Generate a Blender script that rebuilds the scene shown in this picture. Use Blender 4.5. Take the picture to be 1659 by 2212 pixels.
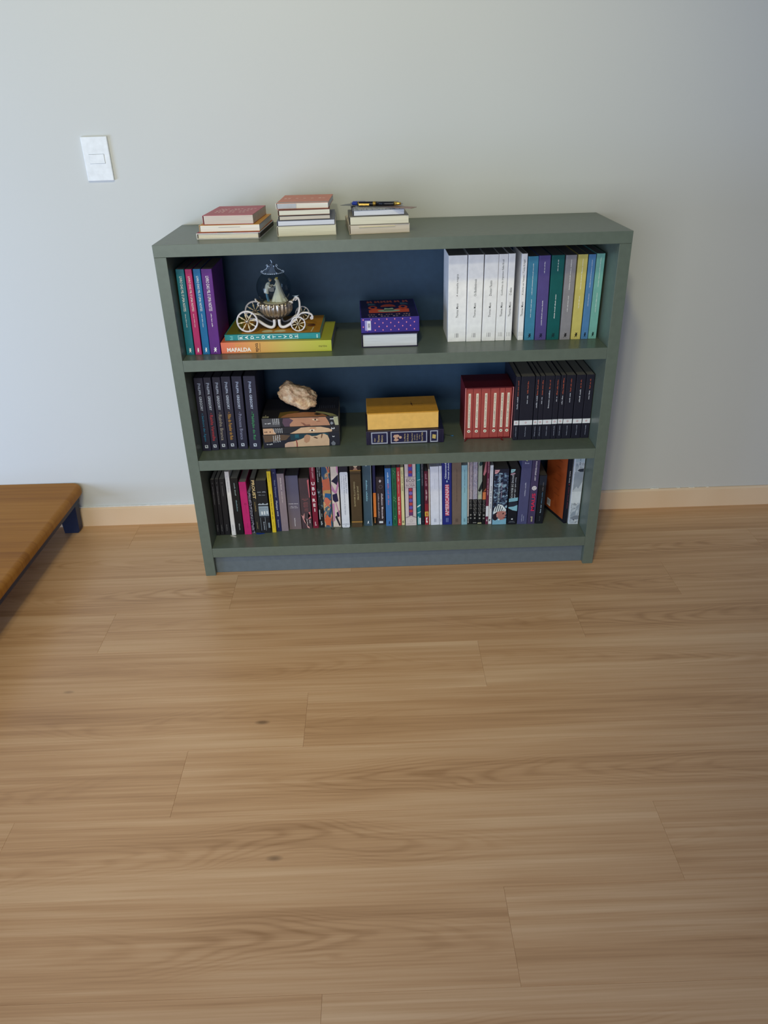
import bpy, bmesh, math, random
from mathutils import Vector, Matrix, noise

for o in list(bpy.data.objects): bpy.data.objects.remove(o)
SC = bpy.context.scene
COL = SC.collection
random.seed(7)

# ------------------------------------------------------------------ camera
def make_camera():
    f, cx, cy, cz, ya, pi, ro = 1636.9967, -0.0556, -1.9803, 1.2837, 0.0065, 0.4986, -0.0295
    fw = Vector((math.sin(ya)*math.cos(pi), math.cos(ya)*math.cos(pi), -math.sin(pi)))
    r0 = Vector((math.cos(ya), -math.sin(ya), 0)); u0 = r0.cross(fw)
    r = math.cos(ro)*r0 + math.sin(ro)*u0; u = -math.sin(ro)*r0 + math.cos(ro)*u0
    cam = bpy.data.cameras.new('camera'); ob = bpy.data.objects.new('camera', cam); COL.objects.link(ob)
    m = Matrix((r, u, -fw)).transposed().to_4x4(); m.translation = (cx, cy, cz); ob.matrix_world = m
    cam.sensor_fit = 'VERTICAL'; cam.sensor_height = 32.0; cam.lens = f/2212*32.0
    cam.clip_start = 0.02
    SC.camera = ob
make_camera()

# ------------------------------------------------------------------ world, light, exposure
SC.view_settings.view_transform = 'Standard'; SC.view_settings.look = 'None'
SC.view_settings.gamma = 1.0; SC.view_settings.use_curve_mapping = False
SC.view_settings.exposure = 0.08
W = bpy.data.worlds.new('room_daylight'); SC.world = W; W.use_nodes = True
def area(name, loc, target, sx, sy, color):
    """colour carries the power: watts of red, green and blue"""
    l = bpy.data.lights.new(name, 'AREA'); l.shape = 'RECTANGLE'; l.size = sx; l.size_y = sy
    p = max(color); l.energy = p; l.color = tuple(c/p for c in color)
    o = bpy.data.objects.new(name, l); COL.objects.link(o); o.location = loc
    o.rotation_euler = (Vector(target)-Vector(loc)).to_track_quat('-Z', 'Y').to_euler()
    return o
AMBIENT = (0.098, 0.125, 0.185)
bg = W.node_tree.nodes['Background']; bg.inputs[0].default_value = AMBIENT+(1,); bg.inputs[1].default_value = 1.0
# window behind the photographer, added blue fill at the left, two ceiling lamps
area('rear_window_daylight', (-0.95, -3.3, 0.95), (-0.6, 0.3, 0.5), 2.1, 1.7, (38, 39, 39))
area('added_left_fill', (-2.7, -1.3, 0.5), (0.0, 0.0, 0.3), 1.4, 1.0, (18.5, 25.5, 37.5))  # unseen fill, added to grade the wall brighter and bluer leftwards
def ceiling_spot(loc, target, watts, color, cone):
    l = bpy.data.lights.new('ceiling_spot', 'SPOT'); l.energy = watts; l.color = color; l.shadow_soft_size = .09
    l.spot_size = math.radians(cone); l.spot_blend = .8
    o = bpy.data.objects.new('ceiling_spot', l); COL.objects.link(o); o.location = loc
    o.rotation_euler = (Vector(target)-Vector(loc)).to_track_quat('-Z', 'Y').to_euler(); return o
ceiling_spot((-0.23, -1.65, 2.6), (-0.70, 0.35, 0.86), 55, (1.0, 0.88, 0.40), 94)
ceiling_spot((-0.50, -2.9, 2.6), (-0.2, 0.35, 0.7), 64, (1.0, 0.92, 0.62), 72)

# ------------------------------------------------------------------ materials
MATS = {}
def lin(h):
    h = h.lstrip('#'); c = [int(h[i:i+2], 16)/255 for i in (0, 2, 4)]
    return tuple((x/12.92 if x <= .04045 else ((x+.055)/1.055)**2.4) for x in c) + (1,)
def base(name, rough=.5, spec=.35, metal=0):
    m = bpy.data.materials.new(name); m.use_nodes = True
    b = m.node_tree.nodes['Principled BSDF']
    b.inputs['Roughness'].default_value = rough; b.inputs['Specular IOR Level'].default_value = spec
    b.inputs['Metallic'].default_value = metal
    return m, m.node_tree, b
def node(nt, t, **kw):
    n = nt.nodes.new(t)
    for k, v in kw.items():
        if k.startswith('i_'): n.inputs[k[2:].replace('_', ' ')].default_value = v
        else: setattr(n, k, v)
    return n
def ramp(nt, stops, constant=False):
    r = nt.nodes.new('ShaderNodeValToRGB'); e = r.color_ramp.elements
    while len(e) < len(stops): e.new(.5)
    for i, (p, h) in enumerate(stops):
        e[i].position = p; e[i].color = lin(h) if isinstance(h, str) else h
    if constant: r.color_ramp.interpolation = 'CONSTANT'
    return r
def mapped(nt, scale):
    tc = node(nt, 'ShaderNodeTexCoord'); mp = node(nt, 'ShaderNodeMapping'); mp.inputs['Scale'].default_value = scale
    nt.links.new(tc.outputs['Object'], mp.inputs[0]); return mp
def M(h, rough=.5, spec=.35, metal=0):
    """card, cloth or paint of one colour, with a very slight mottling"""
    k = (h, rough, spec, metal)
    if k not in MATS:
        m, nt, b = base('coat_'+h.lstrip('#'), rough, spec, metal)
        mp = mapped(nt, (60, 60, 60)); n = node(nt, 'ShaderNodeTexNoise', i_Scale=1.0, i_Detail=3.0)
        nt.links.new(mp.outputs[0], n.inputs['Vector'])
        c = lin(h); r = ramp(nt, [(.3, tuple(x*.93 for x in c[:3])+(1,)), (.7, tuple(min(1, x*1.05) for x in c[:3])+(1,))])
        nt.links.new(n.outputs[0], r.inputs[0]); nt.links.new(r.outputs[0], b.inputs['Base Color'])
        MATS[k] = m
    return MATS[k]
def MN(name, scale, stops, constant=False, distort=0.0, detail=4.0, rough=.5):
    """printed pattern from noise"""
    if name not in MATS:
        m, nt, b = base(name, rough, .35)
        mp = mapped(nt, scale); n = node(nt, 'ShaderNodeTexNoise', i_Scale=1.0, i_Detail=detail, i_Distortion=distort)
        nt.links.new(mp.outputs[0], n.inputs['Vector']); r = ramp(nt, stops, constant)
        nt.links.new(n.outputs[0], r.inputs[0]); nt.links.new(r.outputs[0], b.inputs['Base Color'])
        MATS[name] = m
    return MATS[name]
def MGRAD(name, axis, a, b_, stops, rough=.45):
    if name not in MATS:
        m, nt, b = base(name, rough, .35)
        tc = node(nt, 'ShaderNodeTexCoord'); sp = node(nt, 'ShaderNodeSeparateXYZ'); mr = node(nt, 'ShaderNodeMapRange')
        nt.links.new(tc.outputs['Object'], sp.inputs[0]); nt.links.new(sp.outputs[axis], mr.inputs[0])
        mr.inputs[1].default_value = a; mr.inputs[2].default_value = b_
        r = ramp(nt, stops); nt.links.new(mr.outputs[0], r.inputs[0]); nt.links.new(r.outputs[0], b.inputs['Base Color'])
        MATS[name] = m
    return MATS[name]
def MPAGES(h):
    """page edges: fine sheets across the local x axis (thickness of the book)"""
    k = 'pages_'+h
    if k not in MATS:
        m, nt, b = base(k, .75, .15)
        mp = mapped(nt, (900, 12, 12)); n = node(nt, 'ShaderNodeTexNoise', i_Scale=1.0, i_Detail=2.0)
        nt.links.new(mp.outputs[0], n.inputs['Vector'])
        c = lin(h); r = ramp(nt, [(.3, tuple(x*.84 for x in c[:3])+(1,)), (.65, tuple(min(1, x*1.03) for x in c[:3])+(1,))])
        nt.links.new(n.outputs[0], r.inputs[0]); nt.links.new(r.outputs[0], b.inputs['Base Color'])
        bp = node(nt, 'ShaderNodeBump', i_Strength=.15, i_Distance=.0005); nt.links.new(n.outputs[0], bp.inputs['Height'])
        nt.links.new(bp.outputs[0], b.inputs['Normal']); MATS[k] = m
    return MATS[k]

def m_wall():
    m, nt, b = base('wall_paint', .75, .2)
    mp = mapped(nt, (1, 1, 1))
    n1 = node(nt, 'ShaderNodeTexNoise', i_Scale=1.3, i_Detail=2.0); nt.links.new(mp.outputs[0], n1.inputs['Vector'])
    r = ramp(nt, [(.3, '#cdd1d3'), (.7, '#d0d4d6')]); nt.links.new(n1.outputs[0], r.inputs[0]); nt.links.new(r.outputs[0], b.inputs['Base Color'])
    n2 = node(nt, 'ShaderNodeTexNoise', i_Scale=260.0, i_Detail=3.0); nt.links.new(mp.outputs[0], n2.inputs['Vector'])
    bp = node(nt, 'ShaderNodeBump', i_Strength=.06, i_Distance=.002); nt.links.new(n2.outputs[0], bp.inputs['Height']); nt.links.new(bp.outputs[0], b.inputs['Normal'])
    return m
def m_wood(name, pale, mid, dark, rough=.42, along='x', cath=.55, knots=True, s=1.0, spec=.4, amp=.8, board=.1808):
    """timber with long grain, cathedral figure and small knots; each object gets its own offset"""
    m, nt, b = base(name, rough, spec); L = nt.links.new
    tc = node(nt, 'ShaderNodeTexCoord'); oi = node(nt, 'ShaderNodeObjectInfo')
    mul = node(nt, 'ShaderNodeVectorMath', operation='SCALE'); mul.inputs[0].default_value = (37.1, 11.7, 0); L(oi.outputs['Random'], mul.inputs['Scale'])
    add = node(nt, 'ShaderNodeVectorMath', operation='ADD'); L(tc.outputs['Object'], add.inputs[0]); L(mul.outputs[0], add.inputs[1])
    src = add
    def mp(sx, sy):
        q = node(nt, 'ShaderNodeMapping'); q.inputs['Scale'].default_value = (sx*s, sy*s, 1) if along == 'x' else (sy*s, sx*s, 1)
        L(src.outputs[0], q.inputs[0]); return q
    def noi(sx, sy, det, dist=0.0):
        q = mp(sx, sy); n = node(nt, 'ShaderNodeTexNoise', i_Scale=1.0, i_Detail=det, i_Distortion=dist); L(q.outputs[0], n.inputs['Vector']); return n
    tone = noi(.9, 9, 3.0, .3)
    # cathedral figure: nested arches along the middle of each board
    wob = noi(1.6, .01, 1.0); wig = noi(3.0, 16, 3.0, .4); patch = noi(.9, .01, 1.0)
    sp = node(nt, 'ShaderNodeSeparateXYZ'); L(tc.outputs['Object'], sp.inputs[0])
    sx = node(nt, 'ShaderNodeSeparateXYZ'); L(src.outputs[0], sx.inputs[0])
    def mth(op, a, b_=None, c=None):
        q = node(nt, 'ShaderNodeMath', operation=op)
        for i, w in enumerate((a, b_, c)):
            if w is None: continue
            if isinstance(w, (int, float)): q.inputs[i].default_value = w
            else: L(w, q.inputs[i])
        return q.outputs[0]
    U, V = (sx.outputs[0], sp.outputs[1]) if along == 'x' else (sx.outputs[1], sp.outputs[0])
    v0 = mth('DIVIDE', mth('SUBTRACT', V, board/2), board)
    v0 = mth('SUBTRACT', v0, mth('MULTIPLY', mth('SUBTRACT', wob.outputs[0], .5), .9))
    vv = mth('MULTIPLY', v0, v0)
    dirn = mth('SUBTRACT', mth('MULTIPLY', mth('GREATER_THAN', oi.outputs['Random'], .5), 2.0), 1.0)
    ph = mth('ADD', mth('MULTIPLY', mth('MULTIPLY', U, dirn), 17.0), mth('MULTIPLY', vv, 95.0))
    ph = mth('ADD', ph, mth('MULTIPLY', wig.outputs[0], 7.0))
    sn = mth('POWER', mth('MULTIPLY_ADD', mth('SINE', mth('MULTIPLY', ph, 6.2832*.55)), .5, .5), 2.2)
    env = mth('MAXIMUM', mth('SUBTRACT', 1.0, mth('MULTIPLY', vv, 9.0)), 0.0)
    pr = node(nt, 'ShaderNodeMapRange'); pr.inputs[1].default_value = .40; pr.inputs[2].default_value = .66; L(patch.outputs[0], pr.inputs[0])
    amx = mth('MULTIPLY', mth('MULTIPLY', sn, env), pr.outputs[0])
    dk = mth('MULTIPLY', mth('MULTIPLY', env, pr.outputs[0]), .35)
    amx = mth('ADD', amx, dk)
    fine = noi(4, 260, 3.0)
    streak = noi(1.3, 55, 3.0, .15)
    def lincomb(a, wa, c, wc):
        x = node(nt, 'ShaderNodeMath', operation='MULTIPLY'); x.inputs[1].default_value = wa; L(a, x.inputs[0])
        y = node(nt, 'ShaderNodeMath', operation='MULTIPLY_ADD'); y.inputs[1].default_value = wc; L(c, y.inputs[0]); L(x.outputs[0], y.inputs[2]); return y.outputs[0]
    v = lincomb(tone.outputs[0], .50*amp, streak.outputs[0], .50*amp)
    v = lincomb(v, 1.0, fine.outputs[0], .30*amp)
    v = lincomb(v, 1.0, amx, -.075*cath)
    v = lincomb(v, 1.0, oi.outputs['Random'], .035)
    mid_v = .65*amp+.017-.025*cath
    r = ramp(nt, [(mid_v-.19, dark), (mid_v, mid), (mid_v+.19, pale)]); L(v, r.inputs[0])
    col = r.outputs[0]
    if knots:
        q = mp(2.2, 5.5); vo = node(nt, 'ShaderNodeTexVoronoi', i_Scale=1.0); L(q.outputs[0], vo.inputs['Vector'])
        kr = node(nt, 'ShaderNodeMapRange'); kr.inputs[1].default_value = .015; kr.inputs[2].default_value = .045; kr.inputs[3].default_value = .62; kr.inputs[4].default_value = 0.0
        L(vo.outputs['Distance'], kr.inputs[0])
        mx = node(nt, 'ShaderNodeMix', data_type='RGBA'); L(kr.outputs[0], mx.inputs[0]); L(col, mx.inputs[6]); mx.inputs[7].default_value = lin('#4d3827'); col = mx.outputs[2]
    L(col, b.inputs['Base Color'])
    bp = node(nt, 'ShaderNodeBump', i_Strength=.06, i_Distance=.001); L(fine.outputs[0], bp.inputs['Height']); L(bp.outputs[0], b.inputs['Normal'])
    return m
def m_metal(name, h, rough=.35):
    m, nt, b = base(name, rough, .5, .85); mp = mapped(nt, (220, 220, 220))
    n = node(nt, 'ShaderNodeTexNoise', i_Scale=1.0, i_Detail=3.0); nt.links.new(mp.outputs[0], n.inputs['Vector'])
    c = lin(h); r = ramp(nt, [(.3, tuple(x*.6 for x in c[:3])+(1,)), (.6, c)]); nt.links.new(n.outputs[0], r.inputs[0]); nt.links.new(r.outputs[0], b.inputs['Base Color'])
    return m
def m_glass():
    m = bpy.data.materials.new('globe_glass'); m.use_nodes = True; nt = m.node_tree; nt.nodes.clear()
    out = node(nt, 'ShaderNodeOutputMaterial'); mix = node(nt, 'ShaderNodeMixShader')
    tr = node(nt, 'ShaderNodeBsdfTransparent'); tr.inputs[0].default_value = (.76, .81, .81, 1)
    gl = node(nt, 'ShaderNodeBsdfGlossy'); gl.inputs['Roughness'].default_value = .03
    lw = node(nt, 'ShaderNodeLayerWeight'); fr = node(nt, 'ShaderNodeMath', operation='POWER'); fr.inputs[1].default_value = 4.0
    nt.links.new(lw.outputs['Facing'], fr.inputs[0]); ad = node(nt, 'ShaderNodeMath', operation='MULTIPLY_ADD'); ad.inputs[1].default_value = .55; ad.inputs[2].default_value = .03
    nt.links.new(fr.outputs[0], ad.inputs[0]); nt.links.new(ad.outputs[0], mix.inputs[0]); nt.links.new(tr.outputs[0], mix.inputs[1]); nt.links.new(gl.outputs[0], mix.inputs[2]); nt.links.new(mix.outputs[0], out.inputs[0])
    return m
def m_rock():
    m, nt, b = base('mineral_rock', .7, .3); mp = mapped(nt, (1, 1, 1))
    n = node(nt, 'ShaderNodeTexNoise', i_Scale=55.0, i_Detail=8.0, i_Roughness=.65); nt.links.new(mp.outputs[0], n.inputs['Vector'])
    r = ramp(nt, [(.30, '#94745f'), (.43, '#cda98a'), (.56, '#e6caa8'), (.70, '#f4e6cf')]); nt.links.new(n.outputs[0], r.inputs[0]); nt.links.new(r.outputs[0], b.inputs['Base Color'])
    n2 = node(nt, 'ShaderNodeTexNoise', i_Scale=300.0, i_Detail=4.0); nt.links.new(mp.outputs[0], n2.inputs['Vector'])
    bp = node(nt, 'ShaderNodeBump', i_Strength=.7, i_Distance=.002); nt.links.new(n2.outputs[0], bp.inputs['Height']); nt.links.new(bp.outputs[0], b.inputs['Normal'])
    return m

SHELF = M('#5f6b62', .36, .5)
BACKP = M('#33516f', .5, .3)  # back panel: blue cast of the shade inside the case put into the colour
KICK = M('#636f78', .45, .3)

# ------------------------------------------------------------------ mesh helpers
def link(name, bm, mats, parent=None, smooth=False, label=None):
    me = bpy.data.meshes.new(name); bmesh.ops.recalc_face_normals(bm, faces=bm.faces[:]) if not getattr(bm, 'flat_print', False) else None
    if smooth:
        for f in bm.faces: f.smooth = True
    bm.to_mesh(me); bm.free()
    for m in (mats if isinstance(mats, (list, tuple)) else [mats]): me.materials.append(m)
    o = bpy.data.objects.new(name, me); COL.objects.link(o)
    if parent: o.parent = parent
    if label: o['label'] = label
    return o
class BM:
    """bmesh that remembers its materials"""
    def __init__(s): s.bm = bmesh.new(); s.mats = []
    def mi(s, m):
        if m not in s.mats: s.mats.append(m)
        return s.mats.index(m)
    def build(s, name, parent=None, smooth=False, label=None, recalc=True):
        me = bpy.data.meshes.new(name)
        if recalc: bmesh.ops.recalc_face_normals(s.bm, faces=s.bm.faces[:])
        if smooth:
            for f in s.bm.faces: f.smooth = True
        s.bm.to_mesh(me); s.bm.free()
        for m in s.mats: me.materials.append(m)
        o = bpy.data.objects.new(name, me); COL.objects.link(o)
        if parent: o.parent = parent
        if label: o['label'] = label
        return o
    def faces(s, vs, fs, m):
        i = s.mi(m); v = [s.bm.verts.new(p) for p in vs]
        for f in fs:
            try: fc = s.bm.faces.new([v[k] for k in f]); fc.material_index = i
            except ValueError: pass
        return s
    def box(s, a, b, m, bev=0.0):
        (x0, y0, z0), (x1, y1, z1) = a, b
        vs = [(x0, y0, z0), (x1, y0, z0), (x1, y1, z0), (x0, y1, z0), (x0, y0, z1), (x1, y0, z1), (x1, y1, z1), (x0, y1, z1)]
        fs = [(0, 3, 2, 1), (4, 5, 6, 7), (0, 1, 5, 4), (1, 2, 6, 5), (2, 3, 7, 6), (3, 0, 4, 7)]
        if bev <= 0: return s.faces(vs, fs, m)
        t = bmesh.new(); v = [t.verts.new(p) for p in vs]
        for f in fs: t.faces.new([v[k] for k in f])
        bmesh.ops.bevel(t, geom=t.edges[:], offset=bev, segments=2, affect='EDGES', profile=.6)
        t.verts.index_update()
        vs = [tuple(q.co) for q in t.verts]; fs = [tuple(q.index for q in f.verts) for f in t.faces]; t.free()
        return s.faces(vs, fs, m)
    def prism(s, pts, axis, a, b, m):
        """closed polygon pts (2d) extruded along axis from a to b"""
        def P(q, h): return {'x': (h, q[0], q[1]), 'y': (q[0], h, q[1]), 'z': (q[0], q[1], h)}[axis]
        n = len(pts); vs = [P(q, a) for q in pts]+[P(q, b) for q in pts]
        fs = [tuple(range(n))[::-1], tuple(range(n, 2*n))]+[(i, (i+1) % n, n+(i+1) % n, n+i) for i in range(n)]
        return s.faces(vs, fs, m)
    def tube(s, path, rad, m, n=8, cap=True):
        P = [Vector(p) for p in path]; R = rad if isinstance(rad, (list, tuple)) else [rad]*len(P)
        vs = []; prev = None
        for i, p in enumerate(P):
            d = (P[min(i+1, len(P)-1)]-P[max(i-1, 0)]).normalized()
            if prev is None:
                a = Vector((0, 0, 1)) if abs(d.z) < .9 else Vector((1, 0, 0)); u = d.cross(a).normalized()
            else: u = (prev-d*prev.dot(d)).normalized()
            prev = u; w = d.cross(u)
            vs += [tuple(p+R[i]*(math.cos(t)*u+math.sin(t)*w)) for t in [2*math.pi*j/n for j in range(n)]]
        fs = [(i*n+j, i*n+(j+1) % n, (i+1)*n+(j+1) % n, (i+1)*n+j) for i in range(len(P)-1) for j in range(n)]
        if cap: fs += [tuple(range(n))[::-1], tuple(range((len(P)-1)*n, len(P)*n))]
        return s.faces(vs, fs, m)
    def lathe(s, prof, m, n=24, c=(0, 0, 0), axis='z', ribs=0, amp=0, sy=1.0, cap=True):
        vs = []
        for (r, h) in prof:
            for j in range(n):
                t = 2*math.pi*j/n; rr = r*(1+(amp*abs(math.sin(ribs*t/2)) if ribs else 0))
                x, y = rr*math.cos(t), rr*math.sin(t)*sy
                vs.append((c[0]+x, c[1]+y, c[2]+h) if axis == 'z' else (c[0]+x, c[1]+h, c[2]+y))
        k = len(prof); fs = [(i*n+j, i*n+(j+1) % n, (i+1)*n+(j+1) % n, (i+1)*n+j) for i in range(k-1) for j in range(n)]
        if cap: fs += [tuple(range(n))[::-1], tuple(range((k-1)*n, k*n))]
        return s.faces(vs, fs, m)
    def ball(s, c, r, m, n=12, sc=(1, 1, 1)):
        k = n//2; prof = [(max(1e-5, r*math.sin(math.pi*i/k)), -r*math.cos(math.pi*i/k)) for i in range(k+1)]
        vs = []
        for (q, h) in prof:
            vs += [(c[0]+sc[0]*q*math.cos(2*math.pi*j/n), c[1]+sc[1]*q*math.sin(2*math.pi*j/n), c[2]+sc[2]*h) for j in range(n)]
        return s.faces(vs, [(i*n+j, i*n+(j+1) % n, (i+1)*n+(j+1) % n, (i+1)*n+j) for i in range(k) for j in range(n)], m)

def thing(name, label, cat, loc=(0, 0, 0), rot=None, group=None):
    o = bpy.data.objects.new(name, None); COL.objects.link(o); o.empty_display_size = .03
    o.location = loc
    if rot is not None:
        if isinstance(rot, Matrix): o.rotation_euler = rot.to_euler()
        else: o.rotation_euler = rot
    o['label'] = label; o['category'] = cat
    if group: o['group'] = group
    return o
def tag(o, label, cat, group=None):
    o['label'] = label; o['category'] = cat
    if group: o['group'] = group
    return o
def struct(o): o['kind'] = 'structure'; return o

# lettering as flat print -------------------------------------------------
_TM = {}
def letters(txt, bold=0.0):
    k = (txt, bold)
    if k not in _TM:
        cu = bpy.data.curves.new('lettering', 'FONT'); cu.body = txt; cu.resolution_u = 2; cu.offset = bold; cu.fill_mode = 'FRONT'
        ob = bpy.data.objects.new('lettering', cu); me = bpy.data.meshes.new_from_object(ob)
        vs = [(v.co.x, v.co.y) for v in me.vertices]; fs = [tuple(p.vertices) for p in me.polygons]
        bpy.data.objects.remove(ob); bpy.data.curves.remove(cu); bpy.data.meshes.remove(me)
        x0 = min(v[0] for v in vs); x1 = max(v[0] for v in vs); y0 = min(v[1] for v in vs); y1 = max(v[1] for v in vs)
        _TM[k] = ([(v[0]-(x0+x1)/2, v[1]-(y0+y1)/2) for v in vs], fs, x1-x0, y1-y0)
    return _TM[k]
def put_text(B, txt, O, X, Y, length, height, m, bold=0.0):
    vs, fs, w, h = letters(txt, bold); O, X, Y = Vector(O), Vector(X), Vector(Y)
    sx = length/w if length else height/h; sy = height/h
    B.faces([tuple(O+X*(v[0]*sx)+Y*(v[1]*sy)) for v in vs], fs, m)
def scribble(B, O, X, Y, length, height, m, rnd, words=3):
    """lettering too small to read in the photograph: broken strokes"""
    O, X, Y = Vector(O), Vector(X), Vector(Y); p = height*.75; n = max(3, int(length/p)); gap = set(int(n*(i+1)/words) for i in range(words-1))
    for i in range(n):
        if i in gap: continue
        a = -length/2+i*length/n; hh = height*rnd.choice([.62, .62, .7, 1.0]); w = length/n*.66
        q = [(a, -height/2), (a+w, -height/2), (a+w, -height/2+hh), (a, -height/2+hh)]
        B.faces([tuple(O+X*u+Y*v) for u, v in q], [(0, 1, 2, 3)], m)
DIRS = {'up': ((0, 0, 1), (-1, 0, 0)), 'down': ((0, 0, -1), (1, 0, 0)), 'across': ((1, 0, 0), (0, 0, 1)), 'flip': ((-1, 0, 0), (0, 0, -1))}

# ------------------------------------------------------------------ books
def make_book(root, w, h, d, cover, pages='#e6dfcd', hard=False, marks=(), rounded=False, edge_y=None, cover_part='cover', board=None, side=None):
    """local frame: spine at y=0 facing -y, thickness along x, height along z"""
    t = min(.0022, w*.16) if hard else min(.0009, w*.12); ins = .003 if hard else .0004
    cm = M(cover) if isinstance(cover, str) else cover
    B = BM(); c = min(.0012, w*.2)
    if rounded:
        out = [(0, d), (0, c*3)]+[(w/2-w/2*math.cos(a), c*3-(c*3)*math.sin(a)) for a in [math.pi*i/8 for i in range(1, 8)]]+[(w, c*3), (w, d)]
    else: out = [(0, d), (0, c), (c*.3, c*.3), (c, 0), (w-c, 0), (w-c*.3, c*.3), (w, c), (w, d)]
    n = len(out)
    inn = [(t, d), (t, c+t)]+[(min(max(q[0], t), w-t), max(q[1], 0)+t) for q in out[2:-2]]+[(w-t, c+t), (w-t, d)]
    vs = [(x, y, z) for z in (0, h) for x, y in out+inn]; k = 2*n; fs = []
    for i in range(n-1):
        fs += [(i, i+1, k+i+1, k+i), (n+i, k+n+i, k+n+i+1, n+i+1), (i, n+i, n+i+1, i+1), (k+i, k+i+1, k+n+i+1, k+n+i)]
    fs += [(0, k, k+n, n), (n-1, 2*n-1, k+2*n-1, k+n-1)]
    B.faces(vs, fs, cm); B.build(cover_part, root)
    B = BM(); B.box((t+.0002, c+t+.001, ins), (w-t-.0002, d-(.003 if hard else .0005), h-ins), MPAGES(pages)); B.build('page_block', root)
    if marks: add_marks(root, w, h, marks)
def add_marks(root, w, h, marks, y0=0.0):
    rnd = random.Random(len(marks)*31+int(w*1e5)); Pp = BM(); lay = 0
    for a in marks:
        k = a[0]; lay += 1; y = y0-.00012-.00005*lay
        if k == 't':        # text, direction, z from, z to (fractions of height), x centre (fraction), size (fraction of thickness), colour, bold
            _, s, dr, za, zb, xf, sz, col = a[:8]; bold = a[8] if len(a) > 8 else 0.0
            X, Y = DIRS[dr]
            L_, H_ = (abs(zb-za)*h, sz*w) if dr in ('up', 'down') else (sz*w, abs(zb-za)*h)
            Q = BM(); put_text(Q, s, (xf*w, y, (za+zb)/2*h), X, Y, L_ if len(s) > 1 else None, H_, M(col), bold); Q.build('spine_title' if len(s) > 1 else 'letter', root, recalc=False)
        elif k == 'l':      # unreadable lettering
            _, dr, za, zb, xf, sz, col, words = a; X, Y = DIRS[dr]
            L_, H_ = (abs(zb-za)*h, sz*w) if dr in ('up', 'down') else (sz*w, abs(zb-za)*h)
            Q = BM(); scribble(Q, (xf*w, y, (za+zb)/2*h), X, Y, L_, H_, M(col), rnd, words); Q.build('lettering', root, recalc=False)
        elif k == 'r':
            _, xa, xb, za, zb, col = a; m = M(col) if isinstance(col, str) else col
            Pp.faces([(xa*w, y, za*h), (xb*w, y, za*h), (xb*w, y, zb*h), (xa*w, y, zb*h)], [(0, 1, 2, 3)], m)
        elif k == 'p':
            _, pts, col = a; m = M(col) if isinstance(col, str) else col
            Pp.faces([(u*w, y, v*h) for u, v in pts], [tuple(range(len(pts)))], m)
        elif k == 'c':      # disc
            _, xf, zf, r, col = a; m = M(col) if isinstance(col, str) else col
            Pp.faces([(xf*w+r*math.cos(q), y, zf*h+r*math.sin(q)) for q in [2*math.pi*i/20 for i in range(20)]], [tuple(range(20))], m)
        elif k == 'o':      # ring
            _, xf, zf, r, r2, col = a; n = 20
            vs = [(xf*w+q*math.cos(2*math.pi*i/n), y, zf*h+q*math.sin(2*math.pi*i/n)) for q in (r, r2) for i in range(n)]
            Pp.faces(vs, [(i, (i+1) % n, n+(i+1) % n, n+i) for i in range(n)], M(col))
    if Pp.bm.faces: Pp.build('spine_print', root, recalc=False)
    else: Pp.bm.free()
BIRD = [(.36, .022), (.44, .05), (.36, .06), (.48, .068), (.40, .085), (.55, .078), (.66, .085), (.60, .066), (.66, .055), (.58, .045), (.64, .02), (.52, .04)]
def bird(col): return ('p', BIRD, col)
def stand(label, x, y, z, w, h, d, lean, cover, group=None, rz=0.0, **kw):
    r = thing('book', label, 'book', (x, y, z+.0003+max(0, math.sin(lean))*w), (0, lean, rz), group)
    make_book(r, w, h, d, cover, **kw); return r
# lying books: which face looks at the room
FLAT_R = Matrix(((0, 0, 1), (0, 1, 0), (-1, 0, 0)))     # spine to the front, head to the right
FLAT_L = Matrix(((0, 0, -1), (0, 1, 0), (1, 0, 0)))     # spine to the front, head to the left
TAIL = Matrix(((0, 1, 0), (0, 0, 1), (1, 0, 0)))        # page edges to the front, spine to the left
def lie(kind, label, x, y, z, length, thick, deep, rot, cover, group=None, tilt=0.0, **kw):
    """(x, y) is the front left corner on the surface at height z"""
    Rz = Matrix.Rotation(rot, 3, 'Z'); off = {'R': Vector((0, 0, thick)), 'L': Vector((length, 0, 0)), 'T': Vector((0, 0, 0))}[kind]
    m = {'R': FLAT_R, 'L': FLAT_L, 'T': TAIL}[kind]
    r = thing('book', label, 'book', Vector((x, y, z+.0003))+Rz @ off, Rz @ m, group)
    if kind == 'T': make_book(r, thick, deep, length, cover, **kw)
    else: make_book(r, thick, length, deep, cover, **kw)
    return r

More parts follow.
